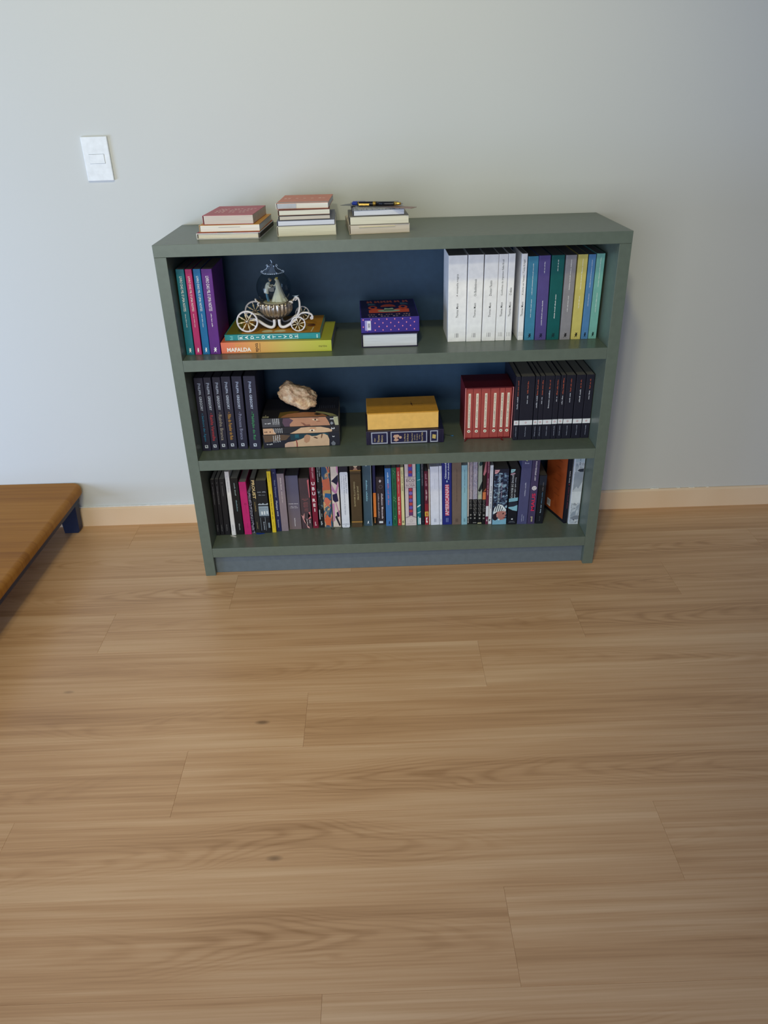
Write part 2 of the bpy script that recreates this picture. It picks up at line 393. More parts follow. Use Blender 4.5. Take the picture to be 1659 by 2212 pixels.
# ------------------------------------------------------------------ room
WALL_Y = 0.3545
B = BM(); B.box((-2.6, WALL_Y, -.05), (2.4, WALL_Y+.12, 2.7), m_wall()); struct(B.build('wall_back'))
B = BM(); B.box((-2.6, -3.4, -.03), (2.4, WALL_Y, -.0085), M('#3a2a1e', .8, .1)); floor = struct(B.build('floor'))
WOOD = m_wood('floor_laminate', '#dfba92', '#c89d73', '#a47a52', rough=.33, spec=.5, amp=.78, cath=1.45)
PLW, PLL = .1808, 1.3125
row_joint = {1: .42, 0: -.15, -1: -.50, -2: -.825, -3: .196, -4: -.2465, -5: -.5065, -6: .4875, -7: .151, -8: -.1755, -9: .33, -10: -.62, -11: .05}
def plank_mesh(x0, x1, y0, y1):
    B = BM(); g = .0001; b = .00025; L = x1-x0; Wd = y1-y0; z0 = -.008
    a = [(g, g), (L-g, g), (L-g, Wd-g), (g, Wd-g)]; c = [(g+b, g+b), (L-g-b, g+b), (L-g-b, Wd-g-b), (g+b, Wd-g-b)]
    vs = [(p[0], p[1], z0) for p in a]+[(p[0], p[1], -.0004) for p in a]+[(p[0], p[1], 0) for p in c]
    fs = [(3, 2, 1, 0), (8, 9, 10, 11)]
    for i in range(4):
        j = (i+1) % 4; fs += [(i, j, 4+j, 4+i), (4+i, 4+j, 8+j, 8+i)]
    return B.faces(vs, fs, WOOD)
for r, jx in row_joint.items():
    y0 = r*PLW; y1 = min(y0+PLW, WALL_Y-.001)
    if y0 > WALL_Y: continue
    for k in range(-2, 3):
        xa, xb = max(jx+k*PLL, -2.55), min(jx+(k+1)*PLL, 2.35)
        if xb-xa < .05: continue
        o = plank_mesh(xa, xb, y0, y1).build('plank', floor); o.location = (xa, y0, 0)

PINE_L = m_wood('baseboard_pine', '#f0dcc4', '#e6ccae', '#d4b694', .5, knots=False, cath=.2, spec=.3)
HB, TB = .0714, .0105
def baseboard(name, xa, xb, lip=True):
    B = BM(); y = WALL_Y
    B.prism([(y-TB, 0), (y-.0005, 0), (y-.0005, HB), (y-TB*.55, HB), (y-TB, HB-.006)], 'x', xa, xb, PINE_L)
    o = struct(B.build(name)); rnd = random.Random(3)
    if lip:
        c = BM(); c.box((xa, y-.0085, HB), (xb, y-.0006, HB+.0022), M('#eef1f5', .6)); c.build('caulk_line', o)
    else:
        for cx, l in ((.985, .012), (1.03, .02), (1.085, .009), (.90, .03)):
            c = BM(); n = 9
            top = [(cx+l*(i/(n-1)-.5), HB+.0008+.0022*rnd.random()) for i in range(n)]
            c.prism([(cx-l/2, HB)]+top+[(cx+l/2, HB)], 'y', y-.005, y-.0006, M('#eceae4', .7)); c.build('paint_chip', o)
    return o
baseboard('baseboard_left', -2.6, -.602)
baseboard('baseboard_right', .602, 2.4, False)

# ------------------------------------------------------------------ bookcase
BW, BH, BD, BT = 1.2, .9798, .3519, .031
S1T, S1B, S2T, S2B, S3T, S3B = .6841, .6529, .3901, .3588, .0969, .0657
TOPB = BH-.0297
A = BW/2-BT
case = thing('bookcase', 'low wide grey-green bookcase with three shelves of books against the wall', 'bookcase')
def panel(name, a, b, m=SHELF, bev=.0007, label=None):
    B = BM(); B.box(a, b, m, bev); return B.build(name, case, label=label)
panel('top_panel', (-BW/2, 0, TOPB), (BW/2, BD, BH))
panel('side_panel', (-BW/2, 0.0003, 0), (-A, BD, TOPB-.0004))
panel('side_panel', (A, 0.0003, 0), (BW/2, BD, TOPB-.0004))
panel('shelf', (-A+.0002, 0.0006, S1B), (A-.0002, BD-.007, S1T))
panel('shelf', (-A+.0002, 0.0006, S2B), (A-.0002, BD-.007, S2T))
panel('bottom_panel', (-A+.0002, 0.0006, S3B), (A-.0002, BD-.007, S3T))
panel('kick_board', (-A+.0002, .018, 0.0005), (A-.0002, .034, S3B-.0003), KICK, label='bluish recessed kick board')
panel('back_panel', (-A+.0002, BD-.0068, S3B), (A-.0002, BD-.0008, TOPB-.0004), BACKP, label='back panel with the blue of its shade painted in')

# ------------------------------------------------------------------ light switch
sw = thing('light_switch', 'white wall plate with one rocker switch left above the bookcase', 'light switch', (-.8058, WALL_Y, 1.159))
WHT = M('#e8eef6', .35, .5)
B = BM(); B.box((-.0362, -.0085, -.0558), (.0362, -.0002, .0558), WHT, .0022); B.build('wall_plate', sw)
B = BM(); B.box((-.0212, -.0089, -.0122), (.0212, -.006, .0122), M('#8d97a3', .6), .0004); B.build('rocker_gap', sw)
B = BM(); B.prism([(-.0205, -.0115), (.0205, -.0115), (.0205, .0115), (-.0205, .0115)], 'y', -.0102, -.006, WHT); B.build('rocker', sw)

# ------------------------------------------------------------------ low bench on the left
BENW = m_wood('bench_pine', '#b8823a', '#a06a26', '#7c4a14', .5, cath=.25, knots=True, spec=.2, amp=.6, board=.9)
NAVY = M('#1a2544', .45, .4)
bench = thing('bench', 'low wooden bench with rounded edge and navy legs at the left', 'bench', (-1.062, .348, 0), (0, 0, -.022))
zt, th = .166, .034
def bench_board(x0, x1, last):
    B = BM(); r = .014
    if last:
        pts = [(x0, zt-th), (x1-.018, zt-th)]+[(x1-.006+.006*math.sin(a)-.0, zt-th+.008-.008*math.cos(a)) for a in (0.4, .9, 1.57)]+[(x1-r+r*math.cos(a), zt-r+r*math.sin(a)) for a in [math.pi/2*i/7 for i in range(8)]]+[(x0, zt)]
    else: pts = [(x0, zt-th), (x1, zt-th), (x1, zt), (x0, zt)]
    # x-z profile swept along y, with the far corner rounded
    n = len(pts); rows = []
    for y, dx in ((-1.9, 0), (-.03, 0), (-.014, .002), (-.005, .007), (0, .016)):
        rows.append([(q[0]-(dx if last and q[0] > x1-.03 else 0), y, q[1]) for q in pts])
    vs = [p for rw in rows for p in rw]; k = len(rows)
    fs = [(i*n+j, i*n+(j+1) % n, (i+1)*n+(j+1) % n, (i+1)*n+j) for i in range(k-1) for j in range(n)]+[tuple(range(n))[::-1], tuple(range((k-1)*n, k*n))]
    return B.faces(vs, fs, BENW)
bench_board(-.62, 0, True).build('top', bench)
B = BM(); B.box((-.034, -1.86, .108), (-.014, -.020, zt-th-.0002), NAVY, .002); B.build('rail', bench)
B = BM(); B.box((-.57, -.040, .108), (-.0345, -.020, zt-th-.0002), NAVY, .002); B.build('rail', bench)
for (lx, ly) in ((-.078, -.050), (-.078, -1.80), (-.60, -.050), (-.60, -1.80)):
    B = BM(); B.prism([(lx, 0), (lx+.046, 0), (lx+.0525, .008), (lx+.058, .107), (lx-.006, .107)], 'y', ly, ly+.030, NAVY); B.build('leg', bench)

# ------------------------------------------------------------------ top shelf, standing books
W1, GOLD, WH = '#f2f2f4', '#c9a24a', '#f4f6fa'
g = 'four coloured volumes at the left of the top shelf'
tales = 'LIVRO DAS MIL E UMA NOITES'
for nm, x, y, w, h, ln, col, lab in [
    ('teal', -.5680, .0528, .0217, .2263, .018, '#0f7288', 'teal paperback first from the left on the top shelf'),
    ('pink', -.5440, .0525, .0176, .2259, .018, '#b82a72', 'magenta paperback second from the left on the top shelf'),
    ('blue', -.5232, .0526, .0191, .2258, .018, '#0a6fae', 'bright blue paperback between the magenta and the purple ones'),
    ('purple', -.5026, .0514, .0280, .2253, .020, '#5e2384', 'purple paperback beside the orange and yellow flat book')]:
    stand(lab, x, y, S1T, w, h, .16, ln, col, g, pages='#6d6a6e', marks=[('t', tales, 'down', .92, .52, .5, .30, WH, .004), ('l', 'down', .49, .33, .5, .09, WH, 3), bird(WH)])
g = 'white volumes on the top shelf'
for x, y, w, h, ln, tit, z1, lab in [
    (.1496, .1006, .0498, .2315, -.002, 'A montanha mágica', .79, 'thickest white book, leftmost of the white row on the top shelf'),
    (.2010, .0981, .0413, .2322, .003, 'Os Buddenbrook', .73, 'white book second from the left in the white row'),
    (.2442, .0984, .0368, .2314, .007, 'Doutor Fausto', .71, 'white book third from the left in the white row'),
    (.2826, .0991, .0244, .2316, .003, 'Confissões do impostor Felix Krull', .94, 'white book fourth in the row with a long title to the top'),
    (.3089, .0976, .0177, .2325, 0, 'O eleito', .62, 'thin white book fifth in the row just left of the gap'),
    (.3443, .0971, .0149, .2313, -.003, 'A morte em Veneza | Tonio Kröger', .94, 'thinnest white book right of the gap beside the blue book')]:
    sz = min(.42, .0085/w*.75)
    stand(lab, x, y, S1T, w, h, .14, ln, '#f5f6fb', g, pages='#8f8d90', marks=[
        ('t', 'Thomas Mann', 'up', .285, .455, .5, sz*.95, '#3c3c42', .004), ('t', tit, 'up', .535, z1, .5, sz, '#3c3c42', .004),
        ('r', .5-.16*sz/.2, .5-.13*sz/.2, .05, .10, '#8c8c94'), ('r', .5-.02, .5+.03, .05, .10, '#8c8c94'), ('r', .5+.11*sz/.2, .5+.14*sz/.2, .05, .10, '#8c8c94')])
g = 'coloured volumes at the right of the top shelf'
for x, y, w, h, ln, col, seg, bc, lab in [
    (.3623, .0939, .0268, .2244, -.007, '#3f86a8', ((.28, .50), (.55, .92)), '#10243a', 'medium blue book just right of the thinnest white book'),
    (.3911, .0909, .0305, .2261, -.012, '#54498a', ((.18, .48), (.80, .93)), '#1c1a44', 'violet book between the medium blue and dark green books'),
    (.4233, .0898, .0338, .2262, -.006, '#03595a', ((.26, .55), (.82, .95)), '#073338', 'dark green book between the violet and grey books'),
    (.4595, .0871, .0282, .2261, -.002, '#8d8b92', ((.34, .53), (.60, .95)), '#232326', 'grey book between the dark green and yellow books'),
    (.4905, .0876, .0259, .2267, .002, '#cbbf6c', ((.38, .52), (.60, .95)), '#2c2a14', 'yellow book right of the grey one on the top shelf'),
    (.5187, .0875, .0189, .2261, .003, '#4f81b4', ((.40, .55), (.62, .94)), '#10243a', 'light blue narrow book between yellow and mint books'),
    (.5391, .0883, .0221, .2274, .005, '#74b0a8', ((.32, .55), (.62, .96)), '#12302e', 'mint green book last at the right of the top shelf')]:
    stand(lab, x, y, S1T, w, h, .15, ln, col, g, pages='#77757a', marks=[('l', 'up', a, b, .5, .07, WH, 4) for a, b in seg]+[bird(bc)])

# ------------------------------------------------------------------ top shelf, lying books
MAF = MGRAD('orange_to_lime_print', 2, .0, .30, [(0, '#e8745a'), (.30, '#e0a058'), (.62, '#ccbb5a'), (1, '#b4bd3c')])
r = lie('R', 'large flat book fading from orange to lime under the blue-green one', -.4722, .0531, S1T, .3007, .0307, .197, -.022, MAF, pages='#cfcab8', marks=[
    ('t', 'MAFALDA', 'up', .052, .270, .66, .36, '#fbf6ee', .03), ('t', 'Quino', 'up', .13, .185, .26, .22, '#d8b24c', .0),
    ('t', 'toda', 'across', .312, .345, .5, .8, '#5b3a1c', .02), ('p', [(.1, .352), (.9, .349), (.9, .352), (.1, .356)], '#5b3a1c'),
    ('t', 'martins', 'up', .884, .957, .5, .19, '#6b6a2a', .0)])
rad_pts = 'RADIOATIVOS'
mk = [('r', .12, .17, .235, .855, '#c8ecee'), ('r', .83, .88, .235, .855, '#c8ecee'), ('r', .12, .88, .855, .860, '#c8ecee'), ('r', .12, .88, .232, .237, '#c8ecee'),
      ('l', 'across', .915, .945, .5, .7, '#6fc3c4', 1), ('l', 'across', .025, .05, .5, .6, '#bfe3e2', 1)]
for i, ch in enumerate(rad_pts):
    zc = .83-i*.058; mk.append(('t', ch, 'across', zc-.018, zc+.016, .5, .55, '#eaf6f6', .03))
COVY = MN('ochre_picture_cover', (14, 16, 9), [(.25, '#a87a20'), (.45, '#c08a2a'), (.6, '#b98218'), (.75, '#a5932c')], detail=2)
r = lie('L', 'thin blue-green book lettered along its spine, carrying the carriage globe', -.4619, .0683, S1T+.0312, .2605, .0163, .192, -.022, '#1f8d93', pages='#d8d3c2', marks=mk)
# picture on the top cover
B = BM(); X1 = .0163+.00025
B.faces([(X1, .004, .002), (X1, .004, .258), (X1, .19, .258), (X1, .19, .002)], [(0, 1, 2, 3)], COVY)
X2 = X1+.0001
B.faces([(X2, .004, .215), (X2, .004, .258), (X2, .19, .258), (X2, .19, .235)], [(0, 1, 2, 3)], M('#77772a'))
for cy, cz, ry, rz in ((.022, .112, .012, .016), (.022, .147, .013, .015)):
    B.faces([(X2+.0001, cy+ry*math.cos(a)*(1.4 if math.cos(a) > 0 else .6), cz+rz*math.sin(a)) for a in [2*math.pi*i/16 for i in range(16)]], [tuple(range(16))], M('#d8d1a4'))
B.faces([(X2+.0001, .012, .024), (X2+.0001, .012, .027), (X2+.0001, .06, .024), (X2+.0001, .06, .021)], [(0, 1, 2, 3)], M('#e4d9b0'))
B.faces([(X2+.0001, .08+.014*math.cos(a), .03+.012*math.sin(a)) for a in [2*math.pi*i/14 for i in range(14)]], [tuple(range(14))], M('#7a4a1e'))
B.build('cover_picture', r, recalc=False)

# purple box over a white-paged book
lie('T', 'flat book with white page edges under the purple box book', -.0901, .0693, S1T, .155, .0375, .205, -.0056, '#2a2340', pages='#d9dde6', hard=True)
pz = S1T+.0379
pb = thing('book', 'purple box book with pink diamond pattern lying on white pages', 'book', (-.0896, .0786, pz), (0, 0, .0254))
pw, ph, pd = .1592, .0413, .207
PUR = M('#3a2a8e', .4)
B = BM(); B.box((0, 0, 0), (pw, pd, ph), PUR, .0012); B.build('case', pb)
B = BM(); rnd = random.Random(5)
for rr in range(4):
    for cc in range(8):
        x = .006+cc*.0215+(.0107 if rr % 2 else 0); z = ph*(.88-rr*.235)
        if x > pw-.004 or (x < .030 and x > .009 and rr in (1, 2)): continue
        s_ = .0021
        B.faces([(x-s_, -.00022, z), (x, -.00022, z-s_*1.25), (x+s_, -.00022, z), (x, -.00022, z+s_*1.25)], [(0, 1, 2, 3)], M('#d8607c'))
        B.faces([(x-s_*.6, -.0003, z), (x, -.0003, z-s_*.8), (x+s_*.6, -.0003, z), (x, -.0003, z+s_*.8)], [(0, 1, 2, 3)], M('#e8b4d8'))
B.build('diamond_pattern', pb, recalc=False)
B = BM(); B.faces([(.0105, -.0003, .007), (.0270, -.0003, .007), (.0270, -.0003, .034), (.0105, -.0003, .034)], [(0, 1, 2, 3)], M('#a9a4e0'))
B.faces([(.0165, -.0004, .0085), (.0262, -.0004, .0085), (.0262, -.0004, .0325), (.0165, -.0004, .0325)], [(0, 1, 2, 3)], M('#e6e8f6'))
for i in range(8): B.faces([(.0185, -.0005, .014+i*.0016), (.0242, -.0005, .014+i*.0016), (.0242, -.0005, .0146+i*.0016+.0003*(i % 3)), (.0185, -.0005, .0146+i*.0016+.0003*(i % 3))], [(0, 1, 2, 3)], M('#3b3c60'))
B.build('barcode_label', pb, recalc=False)
B = BM(); zt2 = ph+.00022; O_, MI = M('#d5583a'), M('#9ec2b4')
B.faces([(.002, .002, zt2-.0001), (pw-.002, .002, zt2-.0001), (pw-.002, pd-.002, zt2-.0001), (.002, pd-.002, zt2-.0001)], [(0, 1, 2, 3)], M('#1c1850'))
def tp(pts, m, dz=0): B.faces([(x, y, zt2+dz) for x, y in pts], [tuple(range(len(pts)))], m)
tp([(.024, .052), (.136, .052), (.137, .090), (.112, .098), (.090, .084), (.07, .084), (.05, .098), (.024, .084)], O_)
tp([(.058+.022*math.cos(a)+.022, .118+.030*math.sin(a)) for a in [math.pi*i/12 for i in range(13)]], O_)
for cx in (.036, .122): tp([(cx+.013*math.cos(a), .112+.022*math.sin(a)) for a in [2*math.pi*i/14 for i in range(14)]], O_); tp([(cx+.006*math.cos(a), .114+.010*math.sin(a)) for a in [2*math.pi*i/10 for i in range(10)]], M('#1c1850'), .0001)
tp([(.080+.032*math.cos(a), .072+.013*math.sin(a)) for a in [2*math.pi*i/20 for i in range(20)]], MI, .0001)
tp([(.066, .076), (.096, .076), (.092, .104), (.08, .098), (.069, .104)], MI, .0001)
for cx in (.035, .128): tp([(cx-.012, .140), (cx+.012, .140), (cx+.006, .158), (cx-.012, .166)], M('#4a6f86'), .0001)
scribble(B, (.08, .033, zt2), (1, 0, 0), (0, 1, 0), .118, .009, M('#c39a9a'), rnd, 5)
scribble(B, (.08, .014, zt2), (1, 0, 0), (0, 1, 0), .116, .011, M('#9a8fb4'), rnd, 4)
for i, gx in enumerate((.028, .050, .068, .086, .108, .132)):
    tp([(gx-.008, .168), (gx-.003, .168), (gx+.001, .178), (gx+.004, .168), (gx+.009, .168), (gx+.006, .192), (gx+.002, .192), (gx, .182), (gx-.004, .192), (gx-.007, .192)], M('#c4604c'), .0001)
B.build('cover_picture', pb, recalc=False)

# ------------------------------------------------------------------ carriage snow globe
cz0 = S1T+.0312+.0168
cg = thing('snow_globe', 'silver and white carriage snow globe holding a dancing couple', 'snow globe', (-.325, .141, cz0))
PEW = m_metal('pewter', '#c2b6a8', .3); SILV = m_metal('bluish_silver', '#b6c9de', .35); PEARL = M('#e3e1ea', .3, .6); CREAM = M('#e2d3b0', .4, .5); DKP = M('#4a484c', .4, .5)
def cx_(u): return -.373+(u-470)*.0001448+.325
def cz_(v): return .7564+(1150-v)*.0001435-cz0
def spiral(c, r0, r1, turns, a0, y, sgn=1, n=22):
    return [(c[0]+(r0+(r1-r0)*i/n)*math.cos(a0+sgn*2*math.pi*turns*i/n), y, c[1]+(r0+(r1-r0)*i/n)*math.sin(a0+sgn*2*math.pi*turns*i/n)) for i in range(n+1)]
def wheel(x, y, R):
    zc = R+.0002
    B = BM(); n = 32; k = 8; vs = []; rt = R*.085
    for i in range(n):
        t = 2*math.pi*i/n
        for j in range(k):
            p = 2*math.pi*j/k; rr = R-rt+rt*math.cos(p); vs.append((x+rr*math.cos(t), y+1.5*rt*math.sin(p), zc+rr*math.sin(t)))
    fs = [(i*k+j, ((i+1) % n)*k+j, ((i+1) % n)*k+(j+1) % k, i*k+(j+1) % k) for i in range(n) for j in range(k)]
    B.faces(vs, fs, PEARL); w = B.build('wheel', cg, smooth=True)
    B = BM(); B.lathe([(R*.14, -.0035), (R*.17, -.001), (R*.17, .001), (R*.14, .0035)], PEW, 14, (x, y, zc), 'y'); B.build('hub', w, smooth=True)
    for i in range(8):
        a = 2*math.pi*i/8+.2; d = Vector((math.cos(a), 0, math.sin(a))); c = Vector((x, y, zc)); B = BM()
        B.tube([c+d*R*.15, c+d*R*.40, c+d*R*.55, c+d*R*.70, c+d*R*.86], [R*.03, R*.045, R*.085, R*.04, R*.03], CREAM, 6)
        B.ball(tuple(c+d*R*.80), R*.075, PEARL, 6); B.build('spoke', w)
wheel(-.3986+.325, .0856-.141, .0300); wheel(-.392+.325, .200-.141, .0300)
wheel(-.2607+.325, .0802-.141, .0208); wheel(-.2575+.325, .197-.141, .0208)
# axles
B = BM()
B.tube([(-.0735, -.0555, .0302), (-.0675, .059, .0302)], .0018, PEW); B.tube([(.0643, -.0608, .021), (.0675, .056, .021)], .0018, PEW); B.build('axle', cg)
# chassis: dark bands with white edges
def band(pts, name):
    for y in (-.030, .024):
        B = BM(); B.tube([(p[0], y, p[1]) for p in pts], .0042, PEARL, 8); B.build('chassis_rail', cg, smooth=True)
    B = BM(); n = len(pts)
    vs = [(p[0], y, p[1]+.0012*s) for s in (-1, 1) for y in (-.030, .024) for p in pts]
    fs = []
    for i in range(n-1): fs += [(i, i+1, n+i+1, n+i), (2*n+i, 3*n+i, 3*n+i+1, 2*n+i+1), (i, 2*n+i, 2*n+i+1, i+1), (n+i, n+i+1, 3*n+i+1, 3*n+i)]
    B.faces(vs, fs, DKP); B.build(name, cg)
def bez(P, n=8):
    out = []
    for i in range(len(P)-1):
        p0, p1, p2, p3 = P[max(i-1, 0)], P[i], P[i+1], P[min(i+2, len(P)-1)]
        for k in range(n):
            t = k/n; out.append(tuple(.5*((2*b)+(-a+c)*t+(2*a-5*b+4*c-d)*t*t+(-a+3*b-3*c+d)*t**3) for a, b, c, d in zip(p0, p1, p2, p3)))
    return out+[tuple(P[-1])]
ZL = .0045
band(bez([(-.070, .0302), (-.050, .0262), (-.030, .0125), (-.0165, .0062), (-.0085, .0068), (-.0040, .013), (-.0035, .027)], 5), 'chassis_band')
band(bez([(.0105, .027), (.0105, .013), (.0150, .0066), (.0240, .0060), (.0380, .0125), (.0500, .0210), (.0600, .0265)], 5), 'chassis_band')
# front arch, curl and hook
B = BM(); B.tube([(p[0], 0.0, p[1]) for p in bez([(.052, .022), (.060, .032), (.0655, .048), (.0665, .066), (.063, .077), (.0565, .0795)], 6)], [.0036]*12+[.003]*19, PEARL, 8)
B.tube(spiral((.0565, .0745), .005, .001, 1.3, math.pi/2, 0.0, 1), .0016, PEARL, 6); B.tube([(.048, 0, .0835), (.056, 0, .0822), (.062, 0, .0830), (.067, -.002, .0845)], [.0006, .0014, .0012, .0005], SILV, 6)
B.build('front_arch', cg, smooth=True)
B = BM(); B.tube([(p[0], -.020, p[1]) for p in bez([(.058, .0255), (.070, .0385), (.085, .041), (.098, .0360), (.1025, .027)], 6)], [.002]*8+[.0027]*17, PEARL, 8)
B.tube(spiral((.0985, .0262), .0042, .001, 1.2, 0, -.020, -1), .0018, PEARL, 6); B.build('hook', cg, smooth=True)
# bowl
B = BM(); zc_ = .025
prof = [(.010, zc_), (.022, zc_+.0022), (.034, zc_+.010), (.0415, zc_+.020), (.0430, zc_+.030), (.0430, zc_+.036), (.0425, zc_+.041), (.0425, zc_+.044), (.034, zc_+.0445)]
B.lathe(prof, PEW, 176, (0, 0, 0), ribs=22, amp=.10, sy=.92); bowl = B.build('bowl', cg, smooth=True)
B = BM(); B.lathe([(.008, zc_-.004), (.011, zc_-.002), (.0115, zc_+.001), (.006, zc_+.002)], PEW, 16); B.build('foot', bowl, smooth=True)
for i in range(14):
    a = 2*math.pi*i/14+.1; B = BM(); B.ball((.0445*math.cos(a), .042*math.sin(a), zc_+.039), .0048, PEW, 8, (1, 1, .9)); B.build('bead', bowl, smooth=True)
for sx in (-1, 1):
    B = BM()
    for j, (dx, dz, rr) in enumerate(((.040, .0665, .0068), (.046, .0700, .0062), (.0515, .0735, .0050))):
        t_ = [(sx*(dx+rr*math.cos(a)*.55), rr*math.sin(a), dz+rr*math.cos(a)*.75) for a in [2*math.pi*i/16 for i in range(17)]]
        B.tube(t_, .0022, PEW if j < 2 else PEARL, 6)
    B.tube(spiral((sx*.043, .066), .006, .001, 1.4, 0, -.012, sx), .0017, PEARL, 6); B.build('scroll', bowl, smooth=True)
# couple inside the globe (base of the figures at the rim of the bowl)
zb = zc_+.0435
B = BM(); B.lathe([(.0325, zb), (.0335, zb+.001), (.030, zb+.002), (.001, zb+.0022)], M('#cfc6ae', .6), 24); B.build('figure_base', cg, smooth=True)
zf = zb+.002
def skin_figure(name, verts, edges, radii, m, parent):
    me = bpy.data.meshes.new(name); me.from_pydata(verts, edges, []); o = bpy.data.objects.new(name, me); COL.objects.link(o)
    sk = o.modifiers.new('skin', 'SKIN'); sv = me.skin_vertices[0].data
    for i, r_ in enumerate(radii): sv[i].radius = (r_, r_) if not isinstance(r_, tuple) else r_
    sv[0].use_root = True
    o.modifiers.new('sub', 'SUBSURF').levels = 1; o.modifiers['sub'].render_levels = 2
    dg = bpy.context.evaluated_depsgraph_get(); me2 = bpy.data.meshes.new_from_object(o.evaluated_get(dg)); bpy.data.objects.remove(o)
    for p in me2.polygons: p.use_smooth = True
    me2.materials.clear(); me2.materials.append(m); o = bpy.data.objects.new(name, me2); COL.objects.link(o); o.parent = parent; return o
SKINM, BLUE, WHJ = M('#e3b894', .5), M('#5d8fb4', .5), M('#e6e3da', .5)
# man: blue trousers, pale jacket, bowing to the right over her hand
gx, gy = -.0195, -.006
z = zf
man = skin_figure('groom', [(gx, gy, z+.030), (gx+.001, gy, z+.038), (gx+.0045, gy, z+.0475), (gx+.0078, gy, z+.0520), (gx+.0100, gy, z+.0545),
    (gx-.001, gy-.003, z+.0275), (gx-.0005, gy-.003, z+.015), (gx+.001, gy-.003, z+.0025), (gx+.004, gy-.0035, z+.0012),
    (gx-.001, gy+.003, z+.0275), (gx+.0005, gy+.0035, z+.015), (gx+.003, gy+.0035, z+.0025), (gx+.006, gy+.003, z+.0012),
    (gx+.0050, gy-.0055, z+.0465), (gx+.0085, gy-.0062, z+.0385), (gx+.0145, gy-.0045, z+.0415),
    (gx+.0055, gy+.0050, z+.0470), (gx+.0100, gy+.0055, z+.0420), (gx+.0155, gy+.003, z+.0440)],
    [(0, 1), (1, 2), (2, 3), (3, 4), (0, 5), (5, 6), (6, 7), (7, 8), (0, 9), (9, 10), (10, 11), (11, 12), (2, 13), (13, 14), (14, 15), (2, 16), (16, 17), (17, 18)],
    [.0048, .0050, .0052, .0022, .0020, .0034, .0027, .0019, .0015, .0034, .0027, .0019, .0015, .0023, .0018, .0012, .0023, .0018, .0012], BLUE, cg)
man['label'] = 'man in pale jacket and blue trousers, bowing'
hx = (gx+.0112, gy, z+.0585)
B = BM(); B.ball(hx, .0046, SKINM, 12, (.9, .85, 1.05)); B.ball((hx[0]+.0043, hx[1], hx[2]-.0004), .0009, SKINM, 6)
for sy in (-1, 1): B.ball((hx[0]+.0036, hx[1]+sy*.0015, hx[2]+.0008), .0005, M('#20181a'), 6); B.ball((hx[0]-.0003, hx[1]+sy*.0038, hx[2]), .0011, SKINM, 6, (.8, .5, 1.2))
B.build('head', man, smooth=True)
B = BM(); B.ball((hx[0]-.0009, hx[1], hx[2]+.0013), .0049, M('#7c7a7c', .5), 12, (.92, .9, .95)); B.build('hair', man, smooth=True)
# jacket over the torso
B = BM(); prof = []
ring = [((gx-.0018, z+.0235), .0074), ((gx-.0008, z+.029), .0066), ((gx+.0006, z+.036), .0062), ((gx+.0032, z+.0435), .0066), ((gx+.0058, z+.0490), .0058), ((gx+.0080, z+.0525), .0030)]
n = 14; vs = [(c[0]+r_*.88*math.cos(2*math.pi*j/n), gy+r_*math.sin(2*math.pi*j/n), c[1]-.25*r_*math.cos(2*math.pi*j/n)) for c, r_ in ring for j in range(n)]
B.faces(vs, [(i*n+j, i*n+(j+1) % n, (i+1)*n+(j+1) % n, (i+1)*n+j) for i in range(5) for j in range(n)]+[tuple(range(n))[::-1], tuple(range(5*n, 6*n))], WHJ)
for q in ([(gx+.0050, gy-.0055, z+.0470), (gx+.0085, gy-.0063, z+.0388), (gx+.0125, gy-.0052, z+.0407)], [(gx+.0055, gy+.0050, z+.0472), (gx+.0100, gy+.0056, z+.0422), (gx+.0140, gy+.0038, z+.0435)]):
    B.tube(q, [.0027, .0023, .0019], WHJ, 8)
B.build('jacket', man, smooth=True)
for q in ((gx+.0150, gy-.0044, z+.0418), (gx+.0160, gy+.0028, z+.0442)):
    B = BM(); q = Vector(q); B.ball(tuple(q), .0013, SKINM, 8, (1.2, .7, .9))
    for i in range(4): B.tube([q+Vector((.0006, (i-1.5)*.0006, 0)), q+Vector((.0018, (i-1.5)*.0007, -.0001)), q+Vector((.0024, (i-1.5)*.0007, -.0007))], .00032, SKINM, 5)
    B.tube([q+Vector((-.0002, -.0008, .0004)), q+Vector((.0006, -.0016, .0012)), q+Vector((.0013, -.0016, .0015))], .00036, SKINM, 5); B.build('hand', man, smooth=True)
# woman: wide white dress, veil, blonde hair, her hand held out to him
bx, by = .0095, -.004
GOWN = M('#ece6d6', .45, .4)
wom = skin_figure('bride', [(bx, by, z+.034), (bx-.0003, by, z+.040), (bx-.0005, by, z+.0475), (bx-.0008, by, z+.0520), (bx-.0010, by, z+.0545),
    (bx-.0030, by-.0040, z+.0475), (bx-.0070, by-.0052, z+.0425), (bx-.0120, by-.0030, z+.0450),
    (bx-.0020, by+.0042, z+.0475), (bx-.0060, by+.0055, z+.0415), (bx-.0105, by+.0035, z+.0400)],
    [(0, 1), (1, 2), (2, 3), (3, 4), (2, 5), (5, 6), (6, 7), (2, 8), (8, 9), (9, 10)], [.0042, .0036, .0042, .0019, .0017, .0019, .0015, .0010, .0019, .0015, .0010], GOWN, cg)
wom['label'] = 'woman in wide white gown and long veil'
hx = (bx-.0012, by, z+.0585)
B = BM(); B.ball(hx, .0044, SKINM, 12, (.9, .85, 1.05)); B.ball((hx[0]-.0041, hx[1], hx[2]-.0004), .0008, SKINM, 6)
for sy in (-1, 1): B.ball((hx[0]-.0035, hx[1]+sy*.0014, hx[2]+.0007), .0005, M('#20181a'), 6)
B.build('head', wom, smooth=True)
